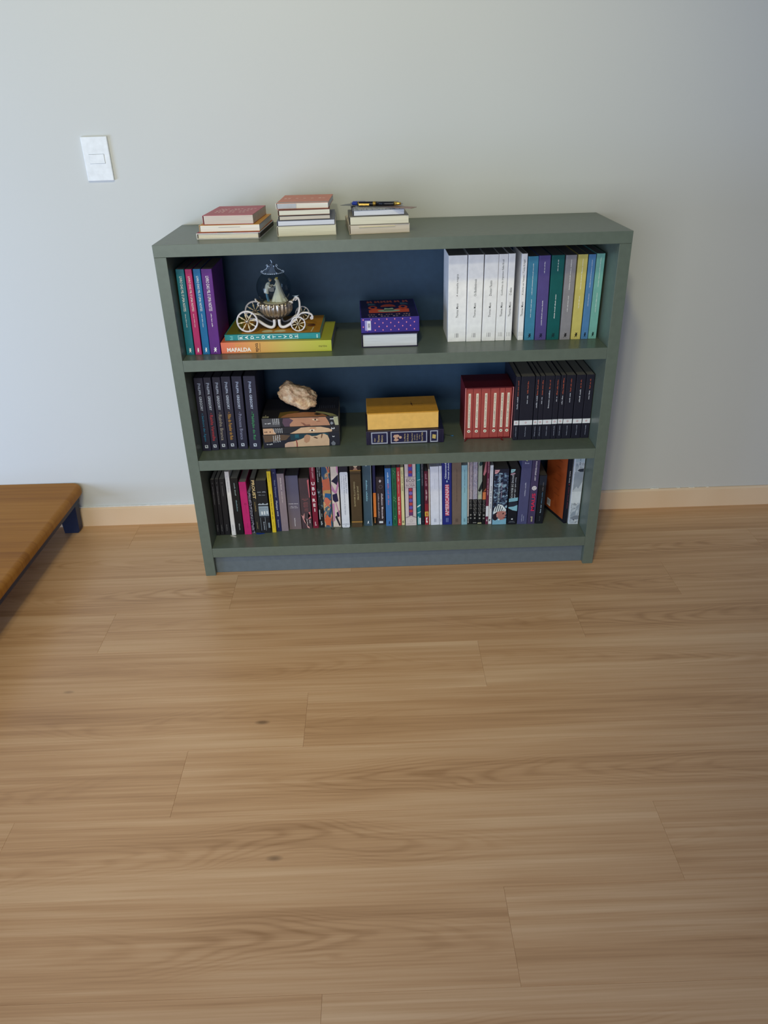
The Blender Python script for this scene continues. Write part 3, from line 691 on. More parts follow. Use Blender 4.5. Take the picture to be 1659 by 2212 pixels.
B = BM(); B.ball((hx[0]+.0010, hx[1], hx[2]+.0014), .0048, M('#c9b26a', .5), 12, (.95, .95, .95)); B.ball((hx[0]+.0035, hx[1], hx[2]+.0045), .0023, M('#c9b26a', .5), 10); B.build('hair', wom, smooth=True)
q = Vector((bx-.0122, by-.003, z+.0452)); B = BM(); B.ball(tuple(q), .0011, SKINM, 8, (1.2, .7, .9))
for i in range(4): B.tube([q+Vector((-.0005, (i-1.5)*.0005, 0)), q+Vector((-.0016, (i-1.5)*.0006, -.0002)), q+Vector((-.0021, (i-1.5)*.0006, -.0008))], .0003, SKINM, 5)
B.tube([q+Vector((.0002, -.0007, .0003)), q+Vector((-.0006, -.0013, .0010))], .00032, SKINM, 5); B.build('hand', wom, smooth=True)
# gown with folds, sweeping to the right
B = BM(); n = 40; prof = [(.0210, 0), (.0208, .0015), (.0185, .007), (.0150, .0145), (.0110, .0225), (.0070, .0300), (.0042, .0355), (.0046, .0420), (.0050, .0470)]; vs = []
for r_, hh in prof:
    f = max(0, 1-hh/.033)
    for j in range(n):
        t = 2*math.pi*j/n; rr = r_*(1+f*.10*math.sin(9*t)+f*.05*math.sin(4*t+1)); vs.append((bx+.0025*f+rr*math.cos(t)*(1.05 if math.cos(t) > 0 else .95), by+rr*.72*math.sin(t), z+hh))
k = len(prof); B.faces(vs, [(i*n+j, i*n+(j+1) % n, (i+1)*n+(j+1) % n, (i+1)*n+j) for i in range(k-1) for j in range(n)]+[tuple(range(n))[::-1], tuple(range((k-1)*n, k*n))], GOWN); B.build('gown', wom, smooth=True)
B = BM(); vs = []; rows = [(.0022, .0620, .0035), (.0050, .0570, .0052), (.0078, .0490, .0066), (.0102, .0400, .0080), (.0130, .0310, .0098), (.0165, .0215, .0120), (.0200, .0140, .0130)]; n = 13
for (ox, hh, wd) in rows:
    for j in range(n):
        t = -1+2*j/(n-1); vs.append((bx+ox-.0042*t*t*(1+hh*8)+.0008*math.sin(7*t), by+wd*t-.001, z+hh-.001*abs(t)))
m0 = len(vs); vs += [(p[0]-.0007, p[1], p[2]) for p in vs]
fs = [(i*n+j, i*n+j+1, (i+1)*n+j+1, (i+1)*n+j) for i in range(len(rows)-1) for j in range(n-1)]; fs += [tuple(m0+q for q in f[::-1]) for f in fs]
B.faces(vs, fs, M('#dcd8d2', .5)); B.build('veil', wom, smooth=True)
# glass
B = BM(); B.ball((0, 0, .838-cz0), .0478, m_glass(), 48); B.build('globe', cg, smooth=True)
# crown on top
zc2 = .8775-cz0
B = BM(); B.lathe([(.0235, zc2), (.0275, zc2+.0015), (.0275, zc2+.003), (.0235, zc2+.0045), (.0190, zc2+.008), (.0135, zc2+.0130), (.0075, zc2+.0180), (.0035, zc2+.0225), (.0020, zc2+.026)], M('#7e8fa6', .4, .5, .2), 32); cr = B.build('crown', cg, smooth=True)
B = BM(); B.tube([(0, 0, zc2+.024), (.0008, 0, zc2+.029), (-.0012, 0, zc2+.033), (-.0040, 0, zc2+.0365)], [.0019, .0016, .0012, .0005], SILV, 8); B.build('stalk', cr, smooth=True)
for i in range(30):
    a = 2*math.pi*i/30; B = BM(); B.ball((.0268*math.cos(a), .0268*math.sin(a), zc2+.0022), .0016, SILV, 6); B.build('pearl', cr)
for i in range(6):
    a = math.pi/3*i; c_, s_ = math.cos(a), math.sin(a); B = BM()
    for path, rr in ((spiral((.0285, zc2+.0035), .0038, .0008, 1.3, math.pi, 0, -1), .0012), (bez([(.0255, 0, zc2+.0055), (.0205, 0, zc2+.0095), (.0165, 0, zc2+.0110), (.0125, 0, zc2+.0165), (.0110, 0, zc2+.0215)], 5), .0013), (spiral((.0122, zc2+.0205), .0036, .0008, 1.2, math.pi, 0, 1), .0011)):
        B.tube([(p[0]*c_, p[0]*s_, p[2]) for p in path], rr, SILV, 6)
    B.build('scroll', cr, smooth=True)

# ------------------------------------------------------------------ middle shelf, standing books
g = 'dark navy series at the left of the middle shelf'
for x, y, w, h, ln, art, tit, col, ord_ in [
    (-.5686, .0704, .0253, .2220, .019, 'A', 'Senhora das Águas', '#2a86b4', 'dark navy paperback with bright blue title, first on the middle shelf'),
    (-.5424, .0733, .0213, .2217, .019, 'A', 'Rainha Vermelha', '#b8343e', 'dark navy paperback with red title, second on the middle shelf'),
    (-.5188, .0756, .0230, .2211, .021, 'A', 'Rainha Branca', '#a39c92', 'dark navy paperback with beige-grey title, third on the middle shelf'),
    (-.4944, .0772, .0265, .2215, .021, 'A', 'Filha do Fazedor de Reis', '#cf9a3c', 'dark navy paperback with golden title, fourth on the middle shelf'),
    (-.4648, .0763, .0283, .2215, .022, 'A', 'Princesa Branca', '#8a90b0', 'dark navy paperback with lilac-grey title, fifth on the middle shelf'),
    (-.4308, .0715, .0337, .2227, .022, 'A', 'Maldição do Rei', '#3f9a62', 'dark navy paperback with green title, beside the flat portrait books')]:
    s_ = .0075/w
    stand(ord_, x, y, S2T, w, h, .155, ln, '#23233a', g, pages='#4a4a58', marks=[
        ('t', 'P', 'down', .925, .905, .5, s_*1.15, '#aebedf', .0), ('t', 'HILIPPA', 'down', .898, .775, .5, s_*.85, '#bccae6', .012), ('t', 'GREGORY', 'down', .755, .56, .5, s_*.95, '#bccae6', .012),
        ('t', art, 'down', .525, .51, .5, s_*.5, col, .0), ('t', tit, 'down', .495, .135, .5, s_*1.2, col, .004),
        ('r', .5-.0045/w, .5+.0045/w, .04, .082, '#c9d2e2'), ('p', [(.5-.0028/w, .074), (.5+.0012/w, .074), (.5+.0028/w, .048), (.5-.001/w, .055)], '#23233a')])
# red slipcase with six red volumes
RB, RC = M('#64121e', .5), M('#a84a45', .55)
sc_ = thing('slipcase', 'open-fronted red slipcase holding six red volumes', 'slipcase', (.2019, .0957, S2T+.0003))
sw_, sh_, sd_, st_ = .1400, .1590, .118, .0028
for nm, a, b in (('side_wall', (0, 0, 0), (st_, sd_, sh_)), ('side_wall', (sw_-st_, 0, 0), (sw_, sd_, sh_)), ('top_wall', (st_+.0001, .0004, sh_-st_), (sw_-st_-.0001, sd_, sh_)), ('bottom_wall', (st_+.0001, .0004, 0), (sw_-st_-.0001, sd_, st_)), ('rear_wall', (st_+.0001, sd_-st_, st_), (sw_-st_-.0001, sd_-.0002, sh_-st_))):
    B = BM(); B.box(a, b, RB); B.build(nm, sc_)
for xx in (0, sw_-st_):
    B = BM(); B.box((xx+.0003, -.0004, .0005), (xx+st_-.0003, -.0001, sh_-.0005), M('#dd8c90', .6)); B.build('edge_lining', sc_, label='pale pink front edge of the case')
g = 'red volumes inside the slipcase'; ords = ['first', 'second', 'third', 'fourth', 'fifth', 'sixth']
x = .2019+st_+.0006
for i, w in enumerate([.0208, .0230, .0265, .0250, .0160, .0185]):
    tot = sum([.0208, .0230, .0265, .0250, .0160, .0185]); w = w*(sw_-2*st_-.0036)/tot-.0003
    s_ = .0062/w
    zl = [.12, .12, .115, .30, .12, .36][i]
    bk = stand(ords[i]+' red volume from the left inside the red slipcase'+(', with ribbon' if i in (0, 4) else ''), x, .0985, S2T+st_+.0004, w, .1518, .108, 0, RC, g, pages='#8a7a70', marks=[
        ('r', .5-s_*.55, .5+s_*.55, .205, .905, '#efe4d2'), ('l', 'up', .23, .885, .5, s_*.42, '#6d5a58', 4), ('c', .5, .135, .0052, '#efe6d6'),
        ('o', .5, .135, .0052, .0047, '#8a4038'), ('p', [(.5-.002/w, .125), (.5+.001/w, .12), (.5+.0024/w, .142), (.5, .15)], '#4d6a4a')])
    if i in (0, 4):
        B = BM(); d_ = -1 if i == 0 else 1; xs = .006; z0 = .0004
        P = [(xs, .0008, z0), (xs+d_*.001, -.0036, z0), (xs+d_*.003, -.0075, -.0020), (xs+d_*(.009 if i == 0 else .006), -.020, -st_-.0002)]; wd = .0026
        vs = [(p[0]+q*wd, p[1]+(.0016*q if i == 0 else 0), p[2]+e) for e in (0, .0004) for p in P for q in (-1, 1)]
        fs = []
        for k_ in range(3): a = k_*2; fs += [(a, a+2, a+3, a+1), (8+a, 8+a+1, 8+a+3, 8+a+2), (a, 8+a, 8+a+2, a+2), (a+1, a+3, 8+a+3, 8+a+1)]
        B.faces(vs, fs, M('#6e1420', .6)); B.build('ribbon', bk)
    x += w+.0006
# black series with white band
g = 'black series with white bands on the middle shelf'
ten = ['first', 'second', 'third', 'fourth', 'fifth', 'sixth', 'seventh', 'eighth', 'ninth', 'tenth']
segs = [(.50, .69, .70, .94), (.58, .71, .74, .93), (.51, .70, .71, .95), (.57, .68, .71, .94), (.50, .78, .80, .94), (.60, .68, .70, .94), (.55, .69, .71, .96), (.58, .73, .75, .95), (.58, .78, .80, .93), (.62, .76, .79, .94)]
for i, (x, w, h) in enumerate([(.3438, .0140, .1942), (.3590, .0393, .1941), (.4001, .0126, .1941), (.4135, .0138, .1940), (.4279, .0264, .1940), (.4551, .0157, .1939), (.4722, .0145, .1945), (.4877, .0266, .1939), (.5160, .0268, .1938), (.5441, .0231, .1937)]):
    a, b, c, d = segs[i]; bo = .004 if i in (6,) else (.002 if i in (5, 7) else 0)
    extra = {1: ', thickest', 9: ', beside the case'}.get(i, '')
    stand(f'{ten[i]} black book from the left in the row with white bands{extra}', x, .0775, S2T, w, h, .19, -.001, '#191a2a', g, pages='#8c8a84', marks=[
        ('l', 'up', c, d, .5, .0032/w, '#b4553c', 3), ('l', 'up', a, b, .5, .0032/w, '#c6ccdc', 2), ('r', .02, .98, .243+bo, .316+bo, '#dfe3ea'),
        ('o', .5, .28+bo, .0026, .0017, '#b0303a'), ('l', 'up', .055, .215, .5, .0020/w, '#9aa0b4', 2)])
# ------------------------------------------------------------------ middle shelf, lying books
NV, FL, FL2 = '#1b1c2a', '#c48f6c', '#b67a58'
g = 'three portrait-spined volumes'
lab = ['flat portrait-spined volume at the bottom of the stack under the rock', 'thin middle volume of the portrait stack under the rock', 'top volume of the portrait stack, the rock lying on it']
def vol_text(z, xa, n):
    return [('l', 'across', z+.013*j, z+.013*j+.008, .42, .62, '#d8dade', 1) for j in range(n)]
lie('R', lab[0], -.3897, .0747, S2T, .2237, .0420, .155, .028, NV, g, pages='#b9b2a4', marks=[
    ('p', [(.02, .005), (.02, .26), (.10, .36), (.42, .30), (.55, .02)], '#5f4a3a'), ('r', .03, .45, .36, .86, '#163844'), ('r', .04, .3, .42, .47, '#1c5a68'), ('r', .03, .25, .78, .83, '#1c5a68'),
    ('p', [(.97, .275), (.72, .28), (.60, .32), (.55, .40), (.40, .50), (.30, .535), (.16, .545), (.08, .575), (.13, .61), (.22, .64), (.20, .70), (.10, .75), (.07, .80), (.20, .845), (.50, .865), (.97, .86)], '#cfae8e'),
    ('p', [(.30, .535), (.16, .545), (.08, .575), (.13, .61), (.30, .62), (.62, .60), (.72, .56), (.60, .535)], '#b88a6c'), ('p', [(.97, .275), (.72, .28), (.60, .32), (.62, .39), (.97, .41)], '#c9a692'),
    ('p', [(.44, .425), (.72, .432), (.97, .43), (.97, .445), (.70, .447), (.44, .437)], '#8e3d38'), ('p', [(.30, .655), (.42, .70), (.38, .72), (.26, .68)], '#5c4030'), ('p', [(.08, .765), (.36, .755), (.40, .765), (.10, .785)], '#7b5b44'),
    ('t', '3', 'across', .905, .935, .30, .36, '#d8dade', .03), ('p', [(.62, .915), (.80, .885), (.97, .90), (.97, .935), (.80, .945)], '#70757f'),
    ('c', .70, .05, .0016, '#d8dade'), ('c', .70, .07, .0011, '#d8dade'), ('c', .70, .09, .0018, '#d8dade'), ('c', .68, .11, .0018, '#d8dade')]+vol_text(.135, 0, 4)[0:0]+[
    ('l', 'across', .135+.026*j, .135+.026*j+.014, .34-.02*j, .55, '#d0d2d6', 1) for j in range(4)])
lie('R', lab[1], -.3878, .0752, S2T+.0424, .2226, .0212, .155, .021, '#24232b', g, pages='#b9b2a4', marks=[
    ('p', [(.08, .005), (.08, .13), (.95, .17), (.95, .005)], '#d0a684'), ('l', 'up', .02, .11, .55, .26, '#5a3a30', 2),
    ('p', [(.95, .35), (.55, .43), (.12, .50), (.06, .60), (.10, .76), (.35, .86), (.60, .905), (.86, .90), (.95, .80)], '#d3b08e'),
    ('p', [(.40, .60), (.22, .63), (.20, .67), (.40, .71), (.62, .67), (.66, .63)], '#c79a78'), ('p', [(.55, .60), (.42, .63), (.45, .67), (.60, .68), (.72, .645)], '#efe2cc'), ('c', .60, .642, .0028, '#3c2418'), ('p', [(.16, .60), (.24, .63), (.22, .70), (.14, .69)], '#a5765a'),
    ('t', '2', 'across', .895, .94, .40, .55, '#d8dade', .03)]+[('l', 'across', .142+.026*j, .142+.026*j+.014, .46, .72, '#d0d2d6', 1) for j in range(5)])
v1 = lie('R', lab[2], -.3881, .0766, S2T+.0424+.0216, .2225, .0286, .160, .0163, '#23222a', g, pages='#b9b2a4', marks=[
    ('r', .05, .96, .004, .235, '#4a4a50'), ('p', [(.05, .28), (.05, .83), (.45, .86), (.96, .885), (.96, .29), (.5, .265)], '#b8866a'),
    ('p', [(.05, .28), (.05, .36), (.30, .41), (.70, .36), (.96, .36), (.96, .29), (.5, .265)], '#5b4456'), ('p', [(.96, .55), (.75, .53), (.55, .50), (.60, .54), (.80, .57), (.78, .62), (.96, .63)], '#8a5a48'),
    ('p', [(.20, .655), (.34, .66), (.42, .70), (.36, .735), (.24, .72)], '#d9bda0'), ('c', .30, .695, .0026, '#2a1c16'), ('p', [(.10, .66), (.16, .70), (.14, .75), (.08, .73)], '#7d5340'), ('p', [(.46, .70), (.54, .72), (.52, .76), (.45, .75)], '#94644c'),
    ('p', [(.05, .935), (.3, .93), (.96, .95), (.96, .995), (.05, .99)], '#a9a98a'), ('t', '1', 'across', .885, .935, .28, .42, '#d8dade', .03), ('p', [(.55, .905), (.75, .885), (.93, .905), (.75, .93)], '#858a94'),
    ('c', .55, .045, .0016, '#d8dade'), ('c', .55, .065, .0011, '#d8dade'), ('c', .55, .085, .0018, '#d8dade'), ('c', .53, .105, .0018, '#d8dade')]+[('l', 'across', .142+.024*j, .142+.024*j+.013, .38, .66, '#d0d2d6', 1) for j in range(4)])
B = BM(); xx = -.0003
def vc(pts, m, e=0): B.faces([(xx-e, y, z_) for y, z_ in pts], [tuple(range(len(pts)))], m)
vc([(.001, .055), (.014, .060), (.028, .072), (.036, .095), (.040, .12), (.036, .150), (.022, .175), (.001, .192)], M('#b07a58'))
vc([(.001, .055), (.014, .060), (.028, .072), (.040, .10), (.048, .11), (.050, .08), (.044, .05), (.001, .048)], M('#6f5a2c'), .00005)
vc([(.001, .198), (.016, .186), (.030, .165), (.036, .155), (.044, .155), (.036, .180), (.020, .205), (.001, .219)], M('#98966e'), .0001)
vc([(.012, .16), (.022, .15), (.030, .158), (.018, .175)], M('#2c2822'), .00015)
vc([(.004, .002), (.004, .020), (.016, .020), (.016, .002)], M('#a9a692'), .0001); vc([(.008, .003), (.008, .016), (.012, .016), (.012, .003)], M('#5d5b50'), .00015)
vc([(.018, .009), (.018, .011), (.026, .011), (.026, .009)], M('#a9a692'), .0001)
for i in range(9): vc([(.066, .165+i*.0055), (.066, .1658+i*.0055), (.090, .1658+i*.0055), (.090, .165+i*.0055)], M('#6a7086'), .0001)
B.build('cover_picture', v1, recalc=False)
# rock
def make_rock():
    bm = bmesh.new(); bmesh.ops.create_icosphere(bm, subdivisions=5, radius=1.0)
    for v in bm.verts:
        p = v.co.copy(); n1 = noise.noise(p*1.3+Vector((3.1, .7, 9.2))); n2 = noise.noise(p*3.2+Vector((1, 5, 2))); n3 = noise.noise(p*9); n4 = noise.noise(p*22)
        n5 = noise.noise(p*45); q = p*(1+.20*n1+.12*n2+.07*n3+.05*n4+.03*n5)
        x, y, z = q.x*.0555, q.y*.036, q.z*.031
        x += .004*max(0, -q.z)                      # point towards the right below
        z += -.17*x + (.010*max(0, 1-((x+.032)/.022)**2) if q.z > 0 else 0)
        if q.z < 0: z -= .010*max(0, 1-((x-.014)/.020)**2)*(1 if y < .004 else .5)
        v.co = (x, y, z)
    zm = min(v.co.z for v in bm.verts)
    for v in bm.verts: v.co.z -= zm
    me = bpy.data.meshes.new('rock'); bm.to_mesh(me); bm.free()
    for p in me.polygons: p.use_smooth = True
    me.materials.append(m_rock()); o = bpy.data.objects.new('rock', me); COL.objects.link(o); return o
rk = tag(make_rock(), 'rough tan and pinkish mineral rock lying on the portrait books', 'rock'); rk.location = (-.283, .142, S2T+.0424+.0216+.0292)
# dark leather book and yellow box book
DB = M('#1f1838', .32, .5)
db = lie('R', 'dark blue leather book with silver frames under the yellow book', -.0878, .0755, S2T, .2275, .0424, .155, .0139, DB, pages='#c9bfa4', hard=True, marks=[
    *[m_ for a, b in ((.065, .275), (.315, .785), (.825, .925)) for m_ in (('r', .08, .94, a, b, '#aeb2c4'), ('r', .15, .86, a+.012, b-.012, '#1f1c44'))],
    ('t', 'Sir', 'flip', .10, .118, .62, .30, '#cbb68a', .01), ('t', 'Thomas', 'flip', .145, .172, .55, .56, '#cbb68a', .01), ('t', 'Malory', 'flip', .19, .22, .55, .52, '#cbb68a', .01),
    ('t', 'Le Morte', 'flip', .487, .505, .52, .56, '#cbb68a', .01), ('t', "D'Arthur", 'flip', .522, .545, .52, .56, '#cbb68a', .01),
    ('t', 'King Arthur', 'flip', .582, .603, .52, .64, '#cbb68a', .01), ('t', 'and the', 'flip', .617, .630, .55, .40, '#cbb68a', .01), ('t', 'Knights', 'flip', .648, .664, .52, .48, '#cbb68a', .01), ('t', 'of the', 'flip', .680, .692, .52, .32, '#cbb68a', .01), ('t', 'Round Table', 'flip', .708, .730, .5, .64, '#cbb68a', .01),
    ('p', [(.30, .36), (.45, .345), (.55, .37), (.72, .35), (.80, .385), (.70, .42), (.55, .40), (.40, .43), (.28, .41)], '#c9a08a'), ('c', .50, .440, .0042, '#caa58c'), ('c', .55, .40, .0026, '#8d5a48'),
    ('p', [(.35, .855), (.65, .85), (.70, .895), (.40, .90)], '#c2aa62'), ('o', .52, .875, .0042, .0030, '#d0b874')])
for zf_ in (.015, .036, .29, .30, .80, .81, .945, .965):
    B = BM(); B.tube([(.001, -.0002, zf_*.2275), (.0212, -.0009, zf_*.2275), (.0414, -.0002, zf_*.2275)], .0009, DB, 6); B.build('raised_band', db)
B = BM(); P = [(.038, .060, .2264), (.0396, .0555, .234), (.0408, .050, .245), (.0410, .046, .254)]
B.tube(P, .0006, M('#26323a', .6), 6); B.tube([P[-1], (.0405, .043, .2565), (.0403, .0415, .2615)], [.0006, .0013, .0016], M('#2f6fae', .6), 6); B.build('ribbon', db, label='dark ribbon with a blue tassel end')
yb = thing('book', 'thick yellow box book with a thin cross mark, lying on the dark one', 'book', (-.083, .0845, S2T+.0424+.0013), (0, 0, .0233))
YE = M('#e8b868', .5); YT = M('#d49c38', .5)
B = BM(); B.box((.0008, .0008, 0), (.2078, .128, .0482), M('#eebd66', .55), .0006); B.build('page_block', yb)
B = BM(); B.box((0, 0, .0484), (.2083, .129, .0515), YT, .0008); B.box((0, .1282, 0), (.2083, .1302, .0483), YT); B.build('cover', yb)
B = BM(); ze = .05165; ink = M('#4a2a12')
B.faces([(.105, .0640, ze), (.168, .0655, ze), (.168, .0665, ze), (.105, .0655, ze)], [(0, 1, 2, 3)], ink)
B.faces([(.1345, .050, ze+.0001), (.1362, .050, ze+.0001), (.1335, .084, ze+.0001), (.1322, .084, ze+.0001)], [(0, 1, 2, 3)], ink)
B.faces([(.1330, .0615, ze+.0001), (.1380, .0650, ze+.0001), (.1330, .0695, ze+.0001), (.1290, .066, ze+.0001)], [(0, 1, 2, 3)], ink)
B.build('cross_mark', yb, recalc=False)

# ------------------------------------------------------------------ bottom shelf, one long row
MARB = [('#7a7286', .34), ('#b4a9b2', .46), ('#8d7f90', .52), ('#cabfc2', .62), ('#6a6078', .70)]
MB1 = MN('marbled_print', (150, 10, 45), [(p, h) for h, p in MARB], False, 2.5, 3)
MB2 = MN('marbled_print_lilac', (120, 10, 36), [(.36, '#8f93ac'), (.48, '#b7b2c2'), (.55, '#857a94'), (.66, '#cdc4cc')], False, 3.0, 3)
CROWD = MN('crowd_print', (90, 10, 90), [(.36, '#12162a'), (.47, '#27324e'), (.56, '#4f6684'), (.66, '#9fc0d4')], False, 1.0, 4)
GRAF = MN('graffiti_print', (220, 10, 160), [(0, '#17162a'), (.50, '#9a9ab4'), (.56, '#17162a'), (.62, '#c4c6d4'), (.68, '#221f38')], True, 1.5, 3)
ABST = MN('abstract_print', (70, 10, 26), [(0, '#2b4a6e'), (.42, '#5f7078'), (.49, '#c9a478'), (.54, '#d0694c'), (.62, '#2f5878')], True, .8, 2)
PHOTO = MN('photo_print', (80, 10, 34), [(.38, '#8f9cac'), (.5, '#c2ccd8'), (.58, '#7d8794'), (.68, '#dfe5ec')], False, 1.2, 4)
MIST = MN('dark_photo_print', (120, 10, 70), [(.42, '#161a20'), (.54, '#24323c'), (.66, '#7f97a0')], False, 1.0, 4)
wb = WH
